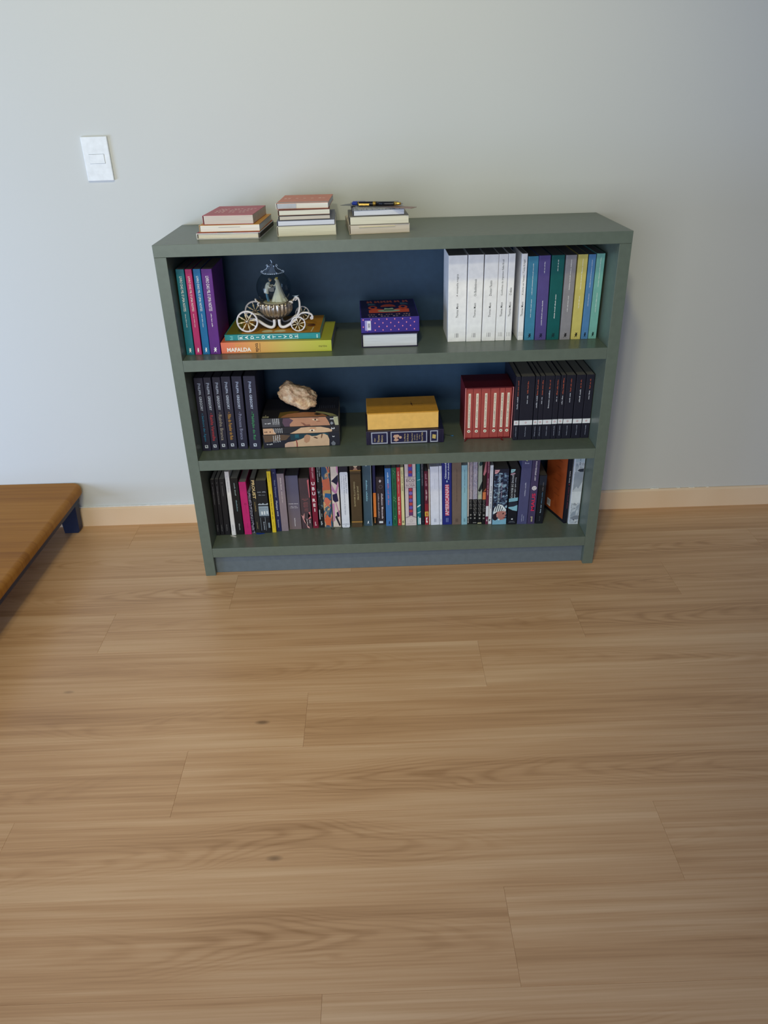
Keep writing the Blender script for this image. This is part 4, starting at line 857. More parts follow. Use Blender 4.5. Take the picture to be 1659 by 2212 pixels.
S3 = [
 (-.5683, .0808, .0118, .1940, .025, '#17171f', '#a3a3a0', 0, [('t', '5', 'across', .925, .945, .5, .22, '#8a8a94'), ('l', 'down', .88, .56, .5, .14, '#8a8a94', 2), ('l', 'down', .19, .07, .5, .2, '#77777f', 1)], 'slim black paperback, leftmost on the bottom shelf'),
 (-.5556, .0819, .0122, .1943, .025, '#17171f', '#a3a3a0', 0, [('t', '9', 'across', .925, .945, .5, .22, '#8a8a94'), ('l', 'down', .88, .56, .5, .14, '#8a8a94', 2), ('l', 'down', .19, .07, .5, .2, '#77777f', 1)], 'slim black paperback, second from the left on the bottom shelf'),
 (-.5424, .0823, .0172, .1950, .024, '#17171f', '#a3a3a0', 0, [('t', '11', 'across', .92, .94, .5, .25, '#8a8a94'), ('l', 'down', .88, .70, .5, .09, '#8a8a94', 1), ('l', 'down', .19, .07, .5, .14, '#77777f', 1)], 'black paperback just left of the thin white one, bottom shelf'),
 (-.5204, .0793, .0130, .2198, .015, '#e9ecf6', '#c9c9cc', 0, [('l', 'down', .94, .68, .5, .14, '#8f93a8', 3), ('l', 'down', .17, .07, .5, .16, '#9a9cb0', 1)], 'thin white book among the black ones at the left end'),
 (-.5050, .0819, .0226, .1956, .008, '#0d0e13', '#a3a3a0', 0, [('l', 'down', .92, .70, .5, .16, '#9fb4bc', 2), ('l', 'down', .62, .42, .5, .17, '#7fa4b4', 1), ('l', 'down', .20, .08, .5, .15, '#9aa0a8', 1)], 'black book between the thin white and the hot pink ones'),
 (-.4801, .0811, .0219, .1831, .005, '#c42274', '#a3a3a0', 0, [('o', .60, .585, .0031, .0022, '#5c0f34'), ('l', 'down', .55, .42, .62, .07, '#9c1a5e', 1), ('l', 'down', .22, .12, .55, .06, '#9c1a5e', 1)], 'hot pink book on the bottom shelf'),
 (-.4576, .0870, .0089, .1462, .005, GRAF, '#cfd2d8', 0, [], 'short thin book with graffiti-like spine beside the hot pink one'),
 (-.4468, .0913, .0156, .1894, .004, '#23211f', '#a3a3a0', 0, [('t', 'PROUST', 'down', .965, .63, .52, .58, '#ddc48c', .03), ('l', 'down', .57, .39, .5, .26, '#8f7a4e', 1), ('l', 'down', .20, .07, .5, .16, '#9d9168', 1)], 'dark book with big cream capital letters down its spine'),
 (-.4305, .0870, .0325, .1826, .004, '#14161d', '#8f8c80', 0, [('l', 'across', .78, .80, .5, .8, '#9ca3ae', 2), ('l', 'across', .725, .74, .5, .62, '#8d95a2', 2), ('r', .04, .97, .32, .56, '#8fa0ae'), ('r', .04, .97, .52, .555, '#1d2430'), ('p', [(.04, .56), (.2, .575), (.35, .56), (.5, .58), (.7, .555), (.97, .58), (.97, .545), (.04, .545)], '#aebac6'), ('r', .25, .42, .36, .42, '#dfe7ee'), ('r', .52, .62, .36, .425, '#eef3f7'), ('r', .75, .9, .37, .43, '#cdd8e2'), ('l', 'across', .47, .48, .5, .75, '#51606e', 3), ('r', .04, .97, .30, .335, '#232b36'), ('r', .1, .14, .05, .30, '#7b8894'), ('r', .55, .58, .05, .31, '#9aa6b2'), ('r', .8, .97, .10, .2, '#7b8894'), ('l', 'down', .22, .06, .42, .12, '#aab3c0', 1)], 'black book with a grey city photograph on its spine'),
 (-.3941, .0880, .0121, .2123, .006, '#dcc02c', '#b9b29a', 0, [('l', 'down', .97, .83, .5, .14, '#6a5a14', 3), ('l', 'down', .64, .22, .5, .24, '#3c3610', 6), ('l', 'down', .18, .07, .5, .14, '#9a8620', 1)], 'narrow bright yellow book on the bottom shelf'),
 (-.3812, .0946, .0152, .2168, .005, '#1c2352', '#7a7a80', 0, [('t', 'Victor Klemperer', 'down', .83, .55, .5, .36, '#8a94b4', .015), ('t', 'Munique 1919', 'down', .50, .25, .5, .40, '#c3cce4', .025), ('l', 'down', .19, .06, .5, .2, '#aab2cc', 1), ('l', 'across', .935, .945, .5, .3, '#9aa2c0', 1)], 'navy book right of the narrow yellow one, bottom shelf'),
 (-.3654, .0949, .0219, .1999, .005, '#8b7c84', '#66666c', 0, [('l', 'down', .93, .73, .5, .11, '#efe6e2', 2), ('l', 'down', .70, .50, .5, .09, '#d8ccca', 3), ('l', 'down', .22, .08, .5, .06, '#9d8f94', 1)], 'mauve-grey book between the navy one and the wide slate-violet one'),
 (-.3417, .1038, .0385, .1881, .006, MGRAD('slate_violet_print', 2, 0, .19, [(0, '#7b6a6c'), (.5, '#625d70'), (1, '#5a5a74')]), '#66666c', 0, [('l', 'across', .478, .490, .5, .74, '#e8e4ea', 2), ('l', 'across', .43, .442, .5, .52, '#d5d0da', 2), ('l', 'across', .405, .417, .5, .64, '#d5d0da', 2), ('l', 'down', .215, .055, .5, .08, '#e2dce0', 1)], 'wide slate-violet book on the bottom shelf'),
 (-.3022, .1059, .0325, .1767, .006, '#4a3a40', '#6a665e', 0, [('l', 'across', .59, .60, .5, .62, '#b06468', 2), ('l', 'across', .565, .575, .5, .3, '#b06468', 1), *[('l', 'across', .52-.022*j, .53-.022*j, .52, .36+.1*(j % 2), '#b8686c', 2) for j in range(5)], *[('l', 'across', .40-.022*j, .41-.022*j, .55, .36, '#b06468', 1) for j in range(3)], ('p', [(.02, .285), (.18, .25), (.33, .32), (.30, .18), (.55, .02), (.75, .0), (.72, .03), (.45, .09), (.28, .13), (.22, .16)], '#d99a98'), ('p', [(.80, .96), (.97, .98), (.97, .62), (.90, .63)], '#c8666e'), ('p', [(.72, .33), (.9, .34), (.9, .26), (.7, .24), (.66, .20), (.7, .19), (.97, .22)], '#d07880'), ('l', 'down', .20, .07, .55, .10, '#d8c2c0', 1), ('r', .78, .84, .11, .18, '#e2d0cc')], 'dark brown-violet book with pink fish-like shapes at its foot'),
 (-.2669, .1068, .0172, .2290, .007, '#7d1732', '#77706a', 0, [('t', 'ALFRED JARRY', 'down', .98, .76, .5, .36, '#d6a9ae', .02)] + [('t', c, 'across', z_, z_+.05, .5, .5, '#ece0e0', .04) for c, z_ in zip('UBU REI', (.66, .585, .51, 0, .41, .335, .26)) if c != ' '] + [('l', 'down', .10, .035, .5, .30, '#d9b9bc', 1)], 'dark crimson book with large white capitals stacked down its spine'),
 (-.2467, .1092, .0150, .2290, .006, '#14161a', '#77706a', 0, [('l', 'down', .98, .70, .30, .20, '#aab6ba', 2), ('l', 'down', .98, .78, .70, .20, '#aab6ba', 2), ('r', .04, .96, .30, .60, MIST), ('r', .10, .28, .13, .28, '#b9c4c8'), ('l', 'down', .22, .17, .6, .14, '#b9c4c8', 1), ('l', 'down', .10, .035, .5, .32, '#c9d1d4', 1)], 'black book with misty photo, right of the dark crimson one'),
 (-.2308, .1086, .0258, .2300, .004, '#5f7078', '#b7ae9e', 0, [('r', .02, .98, .01, .99, ABST), ('p', [(.05, .73), (.9, .75), (.98, .58), (.1, .57)], '#c5674c'), ('p', [(.1, .57), (.98, .58), (.95, .52), (.08, .53)], '#c29a62'), ('p', [(.1, .42), (.5, .47), (.95, .40), (.6, .38), (.9, .30), (.3, .36)], '#d0725a'), ('p', [(.08, .12), (.35, .21), (.85, .12), (.7, .03), (.2, .04)], '#d2663e'), ('p', [(.3, .53), (.98, .52), (.95, .45), (.2, .47)], '#245e92')], 'book with blue and coral abstract painting on its spine'),
 (-.2034, .1104, .0240, .2300, .005, '#dccdc2', '#b7ae9e', 0, [('p', [(.03, .70), (.95, .80), (.97, .62), (.35, .68)], '#181638'), ('p', [(.03, .66), (.5, .55), (.9, .70), (.97, .64), (.6, .50), (.05, .56)], '#c583ad'), ('p', [(.10, .50), (.7, .52), (.85, .40), (.4, .38), (.12, .42)], '#201a44'), ('p', [(.03, .36), (.3, .37), (.25, .10), (.08, .08)], '#c583ad'), ('p', [(.5, .22), (.9, .26), (.95, .17), (.6, .15)], '#1c1838'), ('p', [(.3, .16), (.5, .18), (.97, .03), (.8, .01)], '#24212e'), ('p', [(.5, .40), (.95, .18), (.95, .14), (.45, .36)], '#c583ad'), ('p', [(.70, .98), (.95, .98), (.97, .80), (.8, .84)], '#c583ad')], 'cream, pink and dark violet collage-spined book'),
 (-.1767, .1033, .0266, .2290, .007, '#191a2a', '#b7ae9e', 0, [('p', [(.05, .965), (.2, .985), (.35, .955), (.5, .985), (.7, .96), (.95, .985), (.95, .95), (.05, .95)], '#8f94a4'), ('p', [(.04, .02), (.12, .003), (.88, .003), (.96, .02), (.96, .835), (.88, .85), (.12, .85), (.04, .835)], '#dfe2ec'), ('t', 'Edgar Allan Poe', 'down', .80, .53, .74, .17, '#5a5f7a', .0), ('t', 'CONTOS DE IMAGINAÇÃO E MISTÉRIO', 'down', .79, .20, .50, .19, '#5a5f7a', .0), ('l', 'down', .79, .60, .24, .07, '#7a7f98', 3), ('l', 'across', .052, .064, .5, .82, '#7a7f94', 1), ('c', .5, .03, .0016, '#8a8fa4')], 'white spine panel on a dark patterned book, left of the brown one'),
 (-.1445, .1037, .0335, .2330, .008, '#4f3e28', '#9a8c74', 1, [('r', .04, .96, .86, .99, '#2a1818'), ('c', .52, .915, .0058, '#cbb49a'), ('p', [(.30, .862), (.72, .862), (.62, .885), (.42, .885)], '#b98a78'), ('p', [(.45, .945), (.42, .98), (.50, .95)], '#b9a58c'), ('p', [(.55, .95), (.62, .985), (.60, .945)], '#b9a58c'), ('c', .48, .918, .0008, '#2a1818'), ('c', .56, .918, .0008, '#2a1818'), ('t', 'JANE EYRE', 'down', .625, .42, .66, .17, '#c9ba8e', .0), ('t', 'CHARLOTTE BRONTË', 'down', .69, .32, .38, .15, '#c9ba8e', .0), ('r', .0, 1, .80, .81, '#3a2c1c'), ('r', .0, 1, .845, .858, '#9c7438'), ('r', .0, 1, .075, .095, '#a57a3a')], 'thick brown book with gilt bands and a small portrait at the top'),
 (-.1065, .1106, .0272, .2300, .007, '#3d5566', '#8a8a86', 0, [('l', 'down', .99, .90, .5, .24, '#c3d4dc', 1), ('l', 'down', .70, .38, .45, .17, '#8cc0d4', 2), ('p', [(.40, .03), (.48, .075), (.60, .075), (.55, .055), (.62, .03), (.52, .045)], '#e6eef4'), ('r', .93, 1.0, .0, 1.0, '#8d959a')], 'slate blue book with small white emblem, right of the brown one'),
 (-.0750, .1145, .0087, .2200, .005, '#1c2150', '#77777c', 0, [('r', .02, .98, .13, .52, '#e2823c'), ('l', 'down', .50, .18, .5, .22, '#c05f20', 3), ('r', .02, .98, .0, .13, '#1a120e'), ('l', 'down', .115, .03, .5, .4, '#d98a40', 1)], 'very thin navy book with orange lower half'),
 (-.0645, .1164, .0255, .1676, .0, '#33282c', '#5a5250', 0, [('p', [(.35, .915), (.5, .95), (.65, .92), (.5, .88)], '#c9bfc4'), ('o', .55, .80, .0058, .0053, '#9d9096'), ('l', 'down', .66, .12, .70, .20, '#d8ccd2', 2), ('l', 'down', .66, .14, .26, .11, '#c9bec4', 3), ('r', .26, .74, .03, .075, '#d9dde2')], 'short dark brown book with white handwriting-style title'),
 (-.0358, .1058, .0191, .2013, -.004, '#3f76b6', '#77777c', 0, [('l', 'down', .93, .745, .5, .20, '#dfe9f4', 2), ('l', 'down', .74, .37, .5, .24, '#c4708c', 4), ('p', [(.42, .04), (.48, .085), (.62, .08), (.56, .06), (.62, .035)], '#12223c')], 'sky blue book right of the short dark brown one'),
 (-.0146, .1054, .0144, .2025, -.008, '#256846', '#77777c', 0, [('l', 'down', .82, .53, .5, .26, '#12382a', 3), ('l', 'down', .42, .18, .5, .26, '#12382a', 2), ('l', 'down', .10, .035, .5, .3, '#12382a', 1), *[('p', [(a-.08, b), (a, b-.008), (a+.08, b), (a, b+.008)], '#9fc49a') for a, b in ((.4, .95), (.7, .93), (.45, .90), (.4, .50), (.65, .48), (.4, .45), (.75, .43), (.55, .165), (.4, .13))]], 'green book with tiny pale motifs, bottom shelf'),
 (.0010, .1072, .0113, .2023, -.010, '#c44048', '#77777c', 0, [('l', 'down', .93, .76, .5, .34, '#e6bfae', 2), ('l', 'down', .72, .56, .5, .22, '#e8b0a0', 1), ('l', 'down', .50, .19, .5, .34, '#f0dcd0', 4), ('l', 'down', .115, .04, .5, .3, '#f0e0a0', 1)], 'coral red narrow book between the green and cream ones'),
 (.0135, .1082, .0096, .2020, -.011, '#dfd7a2', '#cfc8a8', 0, [('l', 'down', .94, .60, .5, .3, '#6f6c58', 3), ('r', .25, .75, .04, .075, '#2a2a24'), ('r', .45, .75, .05, .065, '#dfd7a2')], 'narrow cream book left of the pink ornamented one'),
 (.0260, .1043, .0340, .2290, -.010, '#d3c3c4', '#b9aead', 0, [('r', .02, .98, .01, .12, '#d8cccb'), ('r', .0, 1, .58, .585, '#8f7f8e'), ('r', .0, 1, .745, .75, '#8f7f8e'), ('p', [(.0, .12), (.35, .14), (.5, .16), (.65, .14), (1, .12), (1, .125), (.65, .148), (.5, .17), (.35, .148), (0, .125)], '#4d3352'),
    ('r', .30, .70, .75, .99, '#5b4a86'), ('r', .30, .70, .155, .58, '#5b3a66'), *[('c', .5, zz, .0055, c_) for zz, c_ in [(.965, '#44359a'), (.915, '#b03a4a'), (.865, '#5a48b4'), (.815, '#b23d48'), (.775, '#5547a8'), (.555, '#b8404e'), (.50, '#7a66bc'), (.445, '#b8404e'), (.39, '#6a58b0'), (.335, '#b84a48'), (.28, '#6a58b0'), (.225, '#b8404e'), (.185, '#6a3a70')]],
    ('t', 'UMBERTO', 'across', .725, .738, .5, .70, '#6d5c68', .0), ('t', 'ECO', 'across', .672, .715, .5, .72, '#55485c', .0), ('t', 'O NOME DA', 'across', .646, .660, .5, .70, '#a08e98', .0), ('t', 'ROSA', 'across', .60, .637, .5, .80, '#8f7f8a', .0), ('o', .5, .075, .0042, .0037, '#a594a0'), ('l', 'across', .028, .034, .5, .8, '#a594a0', 2)], 'pale pink book with a red and violet ornament column on its spine'),
 (.0624, .1067, .0118, .2290, -.013, '#0f7a86', '#77777c', 0, [('p', [(.05, .68), (.95, .69), (.95, .70), (.3, .69)], '#9fd4d8'), ('p', [(.05, .27), (.95, .30), (.95, .32), (.05, .29)], '#d6eef0'), ('p', [(.1, .18), (.95, .20), (.95, .21), (.1, .19)], '#bfe2e6'), ('r', .2, .42, .01, .13, '#bfe6ec'), ('r', .55, .95, .01, .11, '#dbe9f0'), ('c', .6, .80, .0008, '#8fd0d4'), ('c', .4, .84, .0006, '#8fd0d4')], 'teal narrow book with white strokes, right of the ornamented pink one'),
 (.0756, .1062, .0100, .2290, -.015, '#1a1d2b', '#55555c', 0, [('l', 'down', .96, .60, .5, .26, '#8f949e', 3), ('o', .5, .05, .0016, .0010, '#5a6070')], 'narrow black book between the teal and the dark red ones'),
 (.0868, .1063, .0117, .1873, -.017, '#5e1730', '#77777c', 0, [('l', 'down', .95, .72, .5, .5, '#a87a88', 2), ('l', 'down', .66, .46, .5, .36, '#d4b6be', 2), ('r', .02, .98, .20, .40, '#8c2230'), ('r', .02, .98, .16, .25, '#d8b24c'), ('p', [(.4, .17), (.8, .18), (.7, .24), (.3, .22)], '#c05a38'), ('r', .02, .98, .0, .155, '#b0293a'), ('p', [(.3, .13), (.7, .14), (.6, .10), (.35, .09), (.6, .08), (.8, .05), (.5, .03), (.3, .05)], '#f0e4e4')], 'dark red book with a yellow label and white emblem at its foot'),
 (.0999, .1057, .0043, .1936, -.018, '#d8c8b4', '#d8d0c0', 0, [], 'very thin beige booklet left of the wide white book'),
 (.1057, .1026, .0262, .2036, -.020, '#e2e6f6', '#c9ccd8', 0, [('l', 'up', .62, .80, .5, .05, '#b6bad0', 2), ('r', .38, .44, .05, .11, '#a4a9c4'), ('r', .48, .52, .05, .11, '#a4a9c4'), ('r', .57, .62, .05, .11, '#a4a9c4')], 'wide white book in the middle right of the bottom shelf'),
 (.1328, .1028, .0085, .2048, -.020, '#e4e8f6', '#c9ccd8', 0, [('l', 'up', .60, .94, .5, .14, '#aab0c8', 4), ('r', .3, .42, .05, .10, '#a4a9c4'), ('r', .56, .68, .05, .10, '#a4a9c4')], 'narrow white book between the wide white and royal blue ones'),
 (.1422, .1019, .0290, .2300, -.020, '#232c7e', '#77777c', 0, [('t', 'Chimamanda', 'up', .70, .955, .36, .17, '#dfe6f4', .03), ('t', 'Ngozi Adichie', 'up', .69, .965, .68, .17, '#dfe6f4', .03), ('p', [(.42, .655), (.5, .645), (.58, .655), (.5, .685)], '#b9d6ee'), ('r', .30, .72, .14, .615, '#c8506c'), ('t', 'AMERICANAH', 'up', .145, .61, .5, .40, '#e8c9d4', .02), ('r', .38, .44, .04, .105, '#7c88c4'), ('r', .48, .53, .04, .105, '#7c88c4'), ('r', .58, .63, .04, .105, '#7c88c4')], 'royal blue book with pink lettering up its spine'),
 (.1722, .0999, .0284, .2300, -.019, '#76645a', '#8c8478', 0, [('l', 'up', .52, .84, .5, .06, '#4a3d38', 5), ('l', 'up', .36, .52, .5, .07, '#3c302c', 3), ('r', .38, .44, .04, .095, '#5a4b44'), ('r', .48, .53, .04, .095, '#5a4b44'), ('r', .58, .63, .04, .095, '#5a4b44')], 'taupe brown book right of the royal blue one'),
 (.2016, .0983, .0178, .2066, -.020, '#8fbccc', '#a8b4ba', 0, [('l', 'up', .66, .93, .5, .11, '#3f6272', 3), ('l', 'up', .55, .64, .5, .11, '#3f6272', 1), ('r', .38, .44, .05, .11, '#5f8898'), ('r', .48, .53, .05, .11, '#5f8898'), ('r', .58, .63, .05, .11, '#5f8898')], 'light blue book right of the taupe one, bottom shelf'),
 (.2203, .0997, .0042, .2300, -.020, '#cfc4bc', '#cfc8bc', 0, [('r', .02, .98, .0, .12, '#1c1c20'), ('l', 'up', .02, .11, .5, .7, '#d8d4cc', 1)], 'very thin grey-beige book left of the marbled ones'),
]
def marb(m, nt, tb): return [('r', .03, .97, .385, .99, m), *[('l', 'across', .36-.02*j, .37-.02*j, .55, .7-.12*(j % 3), '#b9b6b4', 2) for j in range(nt)], ('o', .5, .145, .0023, .0014, '#dcdad6'), ('o', .5, .095, .0023, .0014, '#dcdad6'), *tb]
S3 += [
 (.2253, .1002, .0101, .2300, -.020, '#121216', '#5a5a60', 0, marb(MB1, 7, []), 'narrow marbled grey and black book, first of the marbled pair'),
 (.2361, .0994, .0142, .2300, -.020, '#121216', '#5a5a60', 0, marb(MB2, 11, [('l', 'across', .02, .032, .5, .8, '#c9c6c2', 1)]), 'wider lilac marbled and black book, second of the marbled pair'),
 (.2512, .0975, .0133, .2300, -.019, '#121216', '#5a5a60', 0, marb(M('#9fa89e'), 11, [('p', [(.05, .85), (.5, .99), (.97, .99), (.97, .90), (.5, .88), (.3, .9)], '#1c3a40'), ('p', [(.05, .52), (.45, .58), (.97, .66), (.97, .55), (.5, .50)], '#1a2428'), ('p', [(.1, .44), (.5, .47), (.9, .46), (.85, .40), (.2, .40)], '#b4bca4'), ('r', .05, .95, .012, .028, '#c8c49a')]), 'pale green and black book right of the marbled pair'),
 (.2654, .0963, .0104, .2300, -.014, '#121216', '#5a5a60', 0, marb(M('#2a1c1a'), 9, [('p', [(.05, .76), (.9, .99), (.97, .99), (.97, .80), (.4, .74)], '#b8707c'), ('r', .03, .97, .385, .50, '#d0794a'), ('p', [(.03, .50), (.97, .52), (.97, .56), (.03, .49)], '#b05a3c')]), 'black book with a pink and orange picture, left of the maroon one'),
 (.2764, .0953, .0083, .2300, -.009, '#6a2844', '#77777c', 0, [('l', 'up', .78, .97, .5, .3, '#c9a4b4', 2), ('l', 'up', .45, .70, .5, .3, '#d4b6c4', 3), ('r', .02, .98, .125, .285, '#dfe2ec'), ('p', [(.3, .05), (.7, .05), (.5, .09)], '#e8e2e8')], 'narrow maroon book with a white block near its foot'),
 (.2853, .0975, .0104, .2039, -.005, '#dfe4f0', '#b9bcc8', 0, [('l', 'up', .68, .96, .5, .18, '#9aa2b4', 3), ('l', 'up', .27, .66, .5, .34, '#4a5878', 4), ('r', .22, .75, .05, .085, '#2a3040'), ('p', [(.5, .055), (.75, .06), (.75, .075), (.55, .07)], '#dfe4f0')], 'narrow white book between the maroon and crowd-photo ones'),
 (.2963, .0908, .0452, .1941, .003, '#1c2136', '#6f6a64', 0, [('r', .02, .98, .13, .93, CROWD), ('p', [(.03, .985), (.36, .985), (.30, .95), (.18, .92), (.03, .915)], '#dfa9b0'), ('l', 'across', .945, .965, .17, .2, '#8c4a5a', 1), ('t', 'SIMONE DE', 'down', .90, .58, .38, .13, '#b9cfe0', .0), ('t', 'BEAUVOIR', 'down', .57, .40, .36, .13, '#b9cfe0', .0), ('l', 'down', .76, .48, .56, .09, '#9a8fa8', 2), ('r', .02, .98, .005, .115, '#7fb2cc'),
     ('p', [(.05, .22), (.12, .31), (.35, .38), (.65, .36), (.92, .28), (.92, .24), (.6, .255), (.3, .24), (.1, .19)], '#dfeaf0'), *[('p', [(.14+.15*i, .235+.006*i), (.20+.15*i, .245+.004*i), (.34+.12*i, .37-.012*i*i*.6), (.27+.13*i, .375-.01*i*i*.6)], '#28344a') for i in range(5)],
     ('p', [(.05, .19), (.3, .24), (.35, .10), (.2, .08), (.05, .10)], '#241824'), ('p', [(.30, .24), (.60, .255), (.90, .245), (.95, .19), (.86, .17), (.92, .15), (.86, .13), (.80, .10), (.60, .09), (.45, .09), (.35, .15)], '#b47a74'), ('p', [(.26, .20), (.38, .21), (.40, .16), (.30, .14)], '#c78c86'), ('p', [(.68, .21), (.80, .22), (.80, .20), (.70, .19)], '#2a1c20'), ('p', [(.74, .135), (.88, .14), (.86, .125), (.76, .12)], '#7a3a3c'), ('c', .46, .098, .0026, '#e6eef2')], 'wide book with a crowd photograph and a striped headscarf below'),
 (.3437, .0896, .0292, .1950, .010, '#11131f', '#6f6a64', 0, [('p', [(.05, .985), (.52, .985), (.45, .95), (.25, .93), (.05, .925)], '#9fd0dc'), ('l', 'across', .95, .968, .27, .26, '#3a5a6a', 1), ('p', [(.03, .91), (.45, .925), (.55, .905), (.03, .885)], '#b48fa0'), ('t', 'SIMONE DE BEAUVOIR', 'down', .90, .45, .30, .22, '#c6ced8', .0), ('l', 'down', .84, .47, .62, .13, '#aeb8c6', 4), ('p', [(.03, .47), (.97, .49), (.97, .43), (.6, .42), (.03, .41)], '#7fb6cc'), ('p', [(.03, .40), (.97, .41), (.97, .34), (.03, .33)], '#232a3c'), ('p', [(.03, .32), (.6, .33), (.97, .355), (.97, .245), (.5, .26), (.03, .30)], '#86bcd0'), ('c', .5, .10, .0026, '#dfe4ea'), ('l', 'across', .055, .063, .5, .55, '#8a90a0', 1), ('l', 'across', .036, .044, .5, .7, '#8a90a0', 1)], 'black book with light blue wave shapes and a pale corner tag'),
 (.3754, .0896, .0308, .2360, .018, '#4c4e78', '#6a6880', 0, [('p', [(.35, .93), (.45, .99), (.60, .99), (.50, .92)], '#c9d08c'), ('p', [(.2, .955), (.3, .975), (.3, .95)], '#aeb6c4'), ('p', [(.68, .955), (.75, .985), (.8, .95)], '#aeb6c4'), ('l', 'across', .885, .905, .5, .45, '#a9b0d0', 1), ('l', 'up', .42, .62, .52, .11, '#b9bcd8', 2), ('l', 'up', .04, .15, .42, .08, '#b4b8d4', 1), ('l', 'up', .05, .13, .60, .06, '#b4b8d4', 1)], 'slate-violet hardback with pale yellow-green mark at its top'),
 (.4076, .0882, .0228, .2360, .016, '#453c60', '#6a6880', 0, [('t', 'ART SPIEGELMAN', 'up', .64, .92, .5, .19, '#dcd8e4', .02), ('c', .5, .535, .0072, '#e8e6ee'), *[('p', [(.5+a[0]/.0228, .535+a[1]/.236) for a in q], '#3a3148') for q in ([(-.004, .001), (-.001, .002), (-.0005, .0046), (-.0022, .0044)], [(.001, .0042), (.002, .001), (.0046, .0005), (.0044, .0024)], [(.004, -.001), (.001, -.002), (.0005, -.0046), (.0024, -.0042)], [(-.001, -.0042), (-.002, -.001), (-.0046, -.0005), (-.0042, -.0026)])], ('t', 'MAUS', 'up', .20, .46, .52, .48, '#cf2f58', .03), ('l', 'up', .04, .12, .5, .26, '#c9bf98', 1)], 'violet-grey book with large crimson capitals and a white disc'),
 (.4331, .0894, .0234, .1690, .014, '#12161f', '#6a655c', 0, [('r', .04, .96, .80, .985, '#1d2434'), ('l', 'up', .68, .86, .55, .16, '#6a6468', 2), ('l', 'up', .42, .66, .55, .14, '#4f7698', 2), ('l', 'up', .23, .40, .52, .15, '#9fb8d0', 2), ('l', 'up', .06, .16, .5, .12, '#4a5058', 1)], 'short dark book left of the open gap at the right end'),
]
S3D = {33: .12}
for i, (x, y, w, h, ln, cov, pg, hard, marks, lab) in enumerate(S3):
    hgt = min(h, .2560)
    stand(lab, x, y, S3T, w, hgt, .118 if w < .012 else .142, ln, cov, 'mixed row of books on the bottom shelf', pages=pg, hard=bool(hard), marks=marks)
# angled orange-covered book and photo-spined white book at the right end
ob = stand('black-spined book turned to show its orange cover at the right end', .5222, .0850, S3T, .0112, .2350, .125, 0, '#14141f', 'mixed row of books on the bottom shelf', rz=math.radians(18.5), pages='#b9b09c', marks=[
    ('l', 'down', .77, .60, .45, .26, '#d8d4da', 2), ('c', .5, .575, .0016, '#c03a4a'), ('l', 'down', .54, .22, .5, .26, '#7c3a4c', 3)])
B = BM(); XO = -.00025
def oc(pts, m, e=0): B.faces([(XO-e, y_, z_) for y_, z_ in pts], [tuple(range(len(pts)))], m)
oc([(.010, .010), (.122, .010), (.122, .233), (.018, .233), (.010, .222)], MN('orange_cover_print', (8, 14, 10), [(.3, '#9c4822'), (.6, '#a85228'), (.75, '#8f4020')], detail=3))
for k_, (zz, yy, sz) in enumerate(((.196, .050, .026), (.172, .056, .03), (.148, .050, .024), (.124, .062, .034), (.098, .058, .024), (.078, .056, .03))):
    scribble(B, (XO-.0001, yy, zz), (0, -1, 0), (0, 0, 1), sz, .004, M('#7e3a1c'), random.Random(k_), 1)
oc([(.086, .018), (.106, .018), (.106, .043), (.086, .043)], M('#e0e0e2'), .0001)
for k_ in range(7): oc([(.090+k_*.002, .024), (.0908+k_*.002, .024), (.0908+k_*.002, .039), (.090+k_*.002, .039)], M('#46506a'), .0002)
B.build('cover_picture', ob, recalc=False)
stand('white book with a pale photograph on its spine, last on the bottom shelf', .5348, .0800, S3T, .0308, .2480, .14, .006, '#ccd4e0', 'mixed row of books on the bottom shelf', pages='#c9cdd4', hard=True, marks=[
    ('r', .06, .96, .01, .99, PHOTO), ('p', [(.35, .745), (.5, .765), (.96, .775), (.96, .73), (.6, .73)], '#2c3444'), ('r', .10, .96, .50, .73, '#8e99a8'), ('p', [(.10, .47), (.4, .53), (.6, .50), (.96, .60), (.96, .46), (.5, .44)], '#b9c3ce'), ('l', 'down', .45, .30, .55, .04, '#70798a', 2), ('r', .06, .96, .30, .46, '#cfd8e2'), ('p', [(.1, .09), (.5, .12), (.96, .12), (.96, .07), (.4, .06)], '#7d8694'), ('c', .5, .06, .0018, '#3a4250'), ('r', .06, .96, .86, .99, '#a9bccc'), ('l', 'down', .97, .82, .55, .14, '#5a6c80', 3)])
# slip of paper, blue tongue and black loop under the row
B = BM(); B.prism([(-.5245, .076), (-.5120, .0685), (-.5055, .0665), (-.5045, .0700), (-.5185, .0775)], 'z', S3T+.0001, S3T+.0006, M('#dfdfe2', .6)); tag(B.build('paper_slip'), 'small white paper slip lying under the thin white book', 'paper')
B = BM()
vs = [(x_, y_, S3T+.0002+e) for e in (0, .0006) for x_, y_ in ((-.4455, .0905), (-.4445, .0810), (-.4350, .0785), (-.4180, .0830), (-.4190, .0865))]
B.faces(vs, [(4, 3, 2, 1, 0), (5, 6, 7, 8, 9)]+[(i, (i+1) % 5, 5+(i+1) % 5, 5+i) for i in range(5)], M('#1c3f96', .5)); tag(B.build('bookmark'), 'blue bookmark tongue on the shelf below the city-photo book', 'bookmark')
B = BM(); B.tube([(-.2050+.0052*math.cos(a)-.0, .1035+.0075*math.sin(a), S3T+.0010) for a in [math.pi*(.95+1.1*i/14) for i in range(15)]], .0009, M('#22252c', .5), 6); tag(B.build('cord_loop'), 'small dark cord loop on the shelf below the collage-spined book', 'cord')

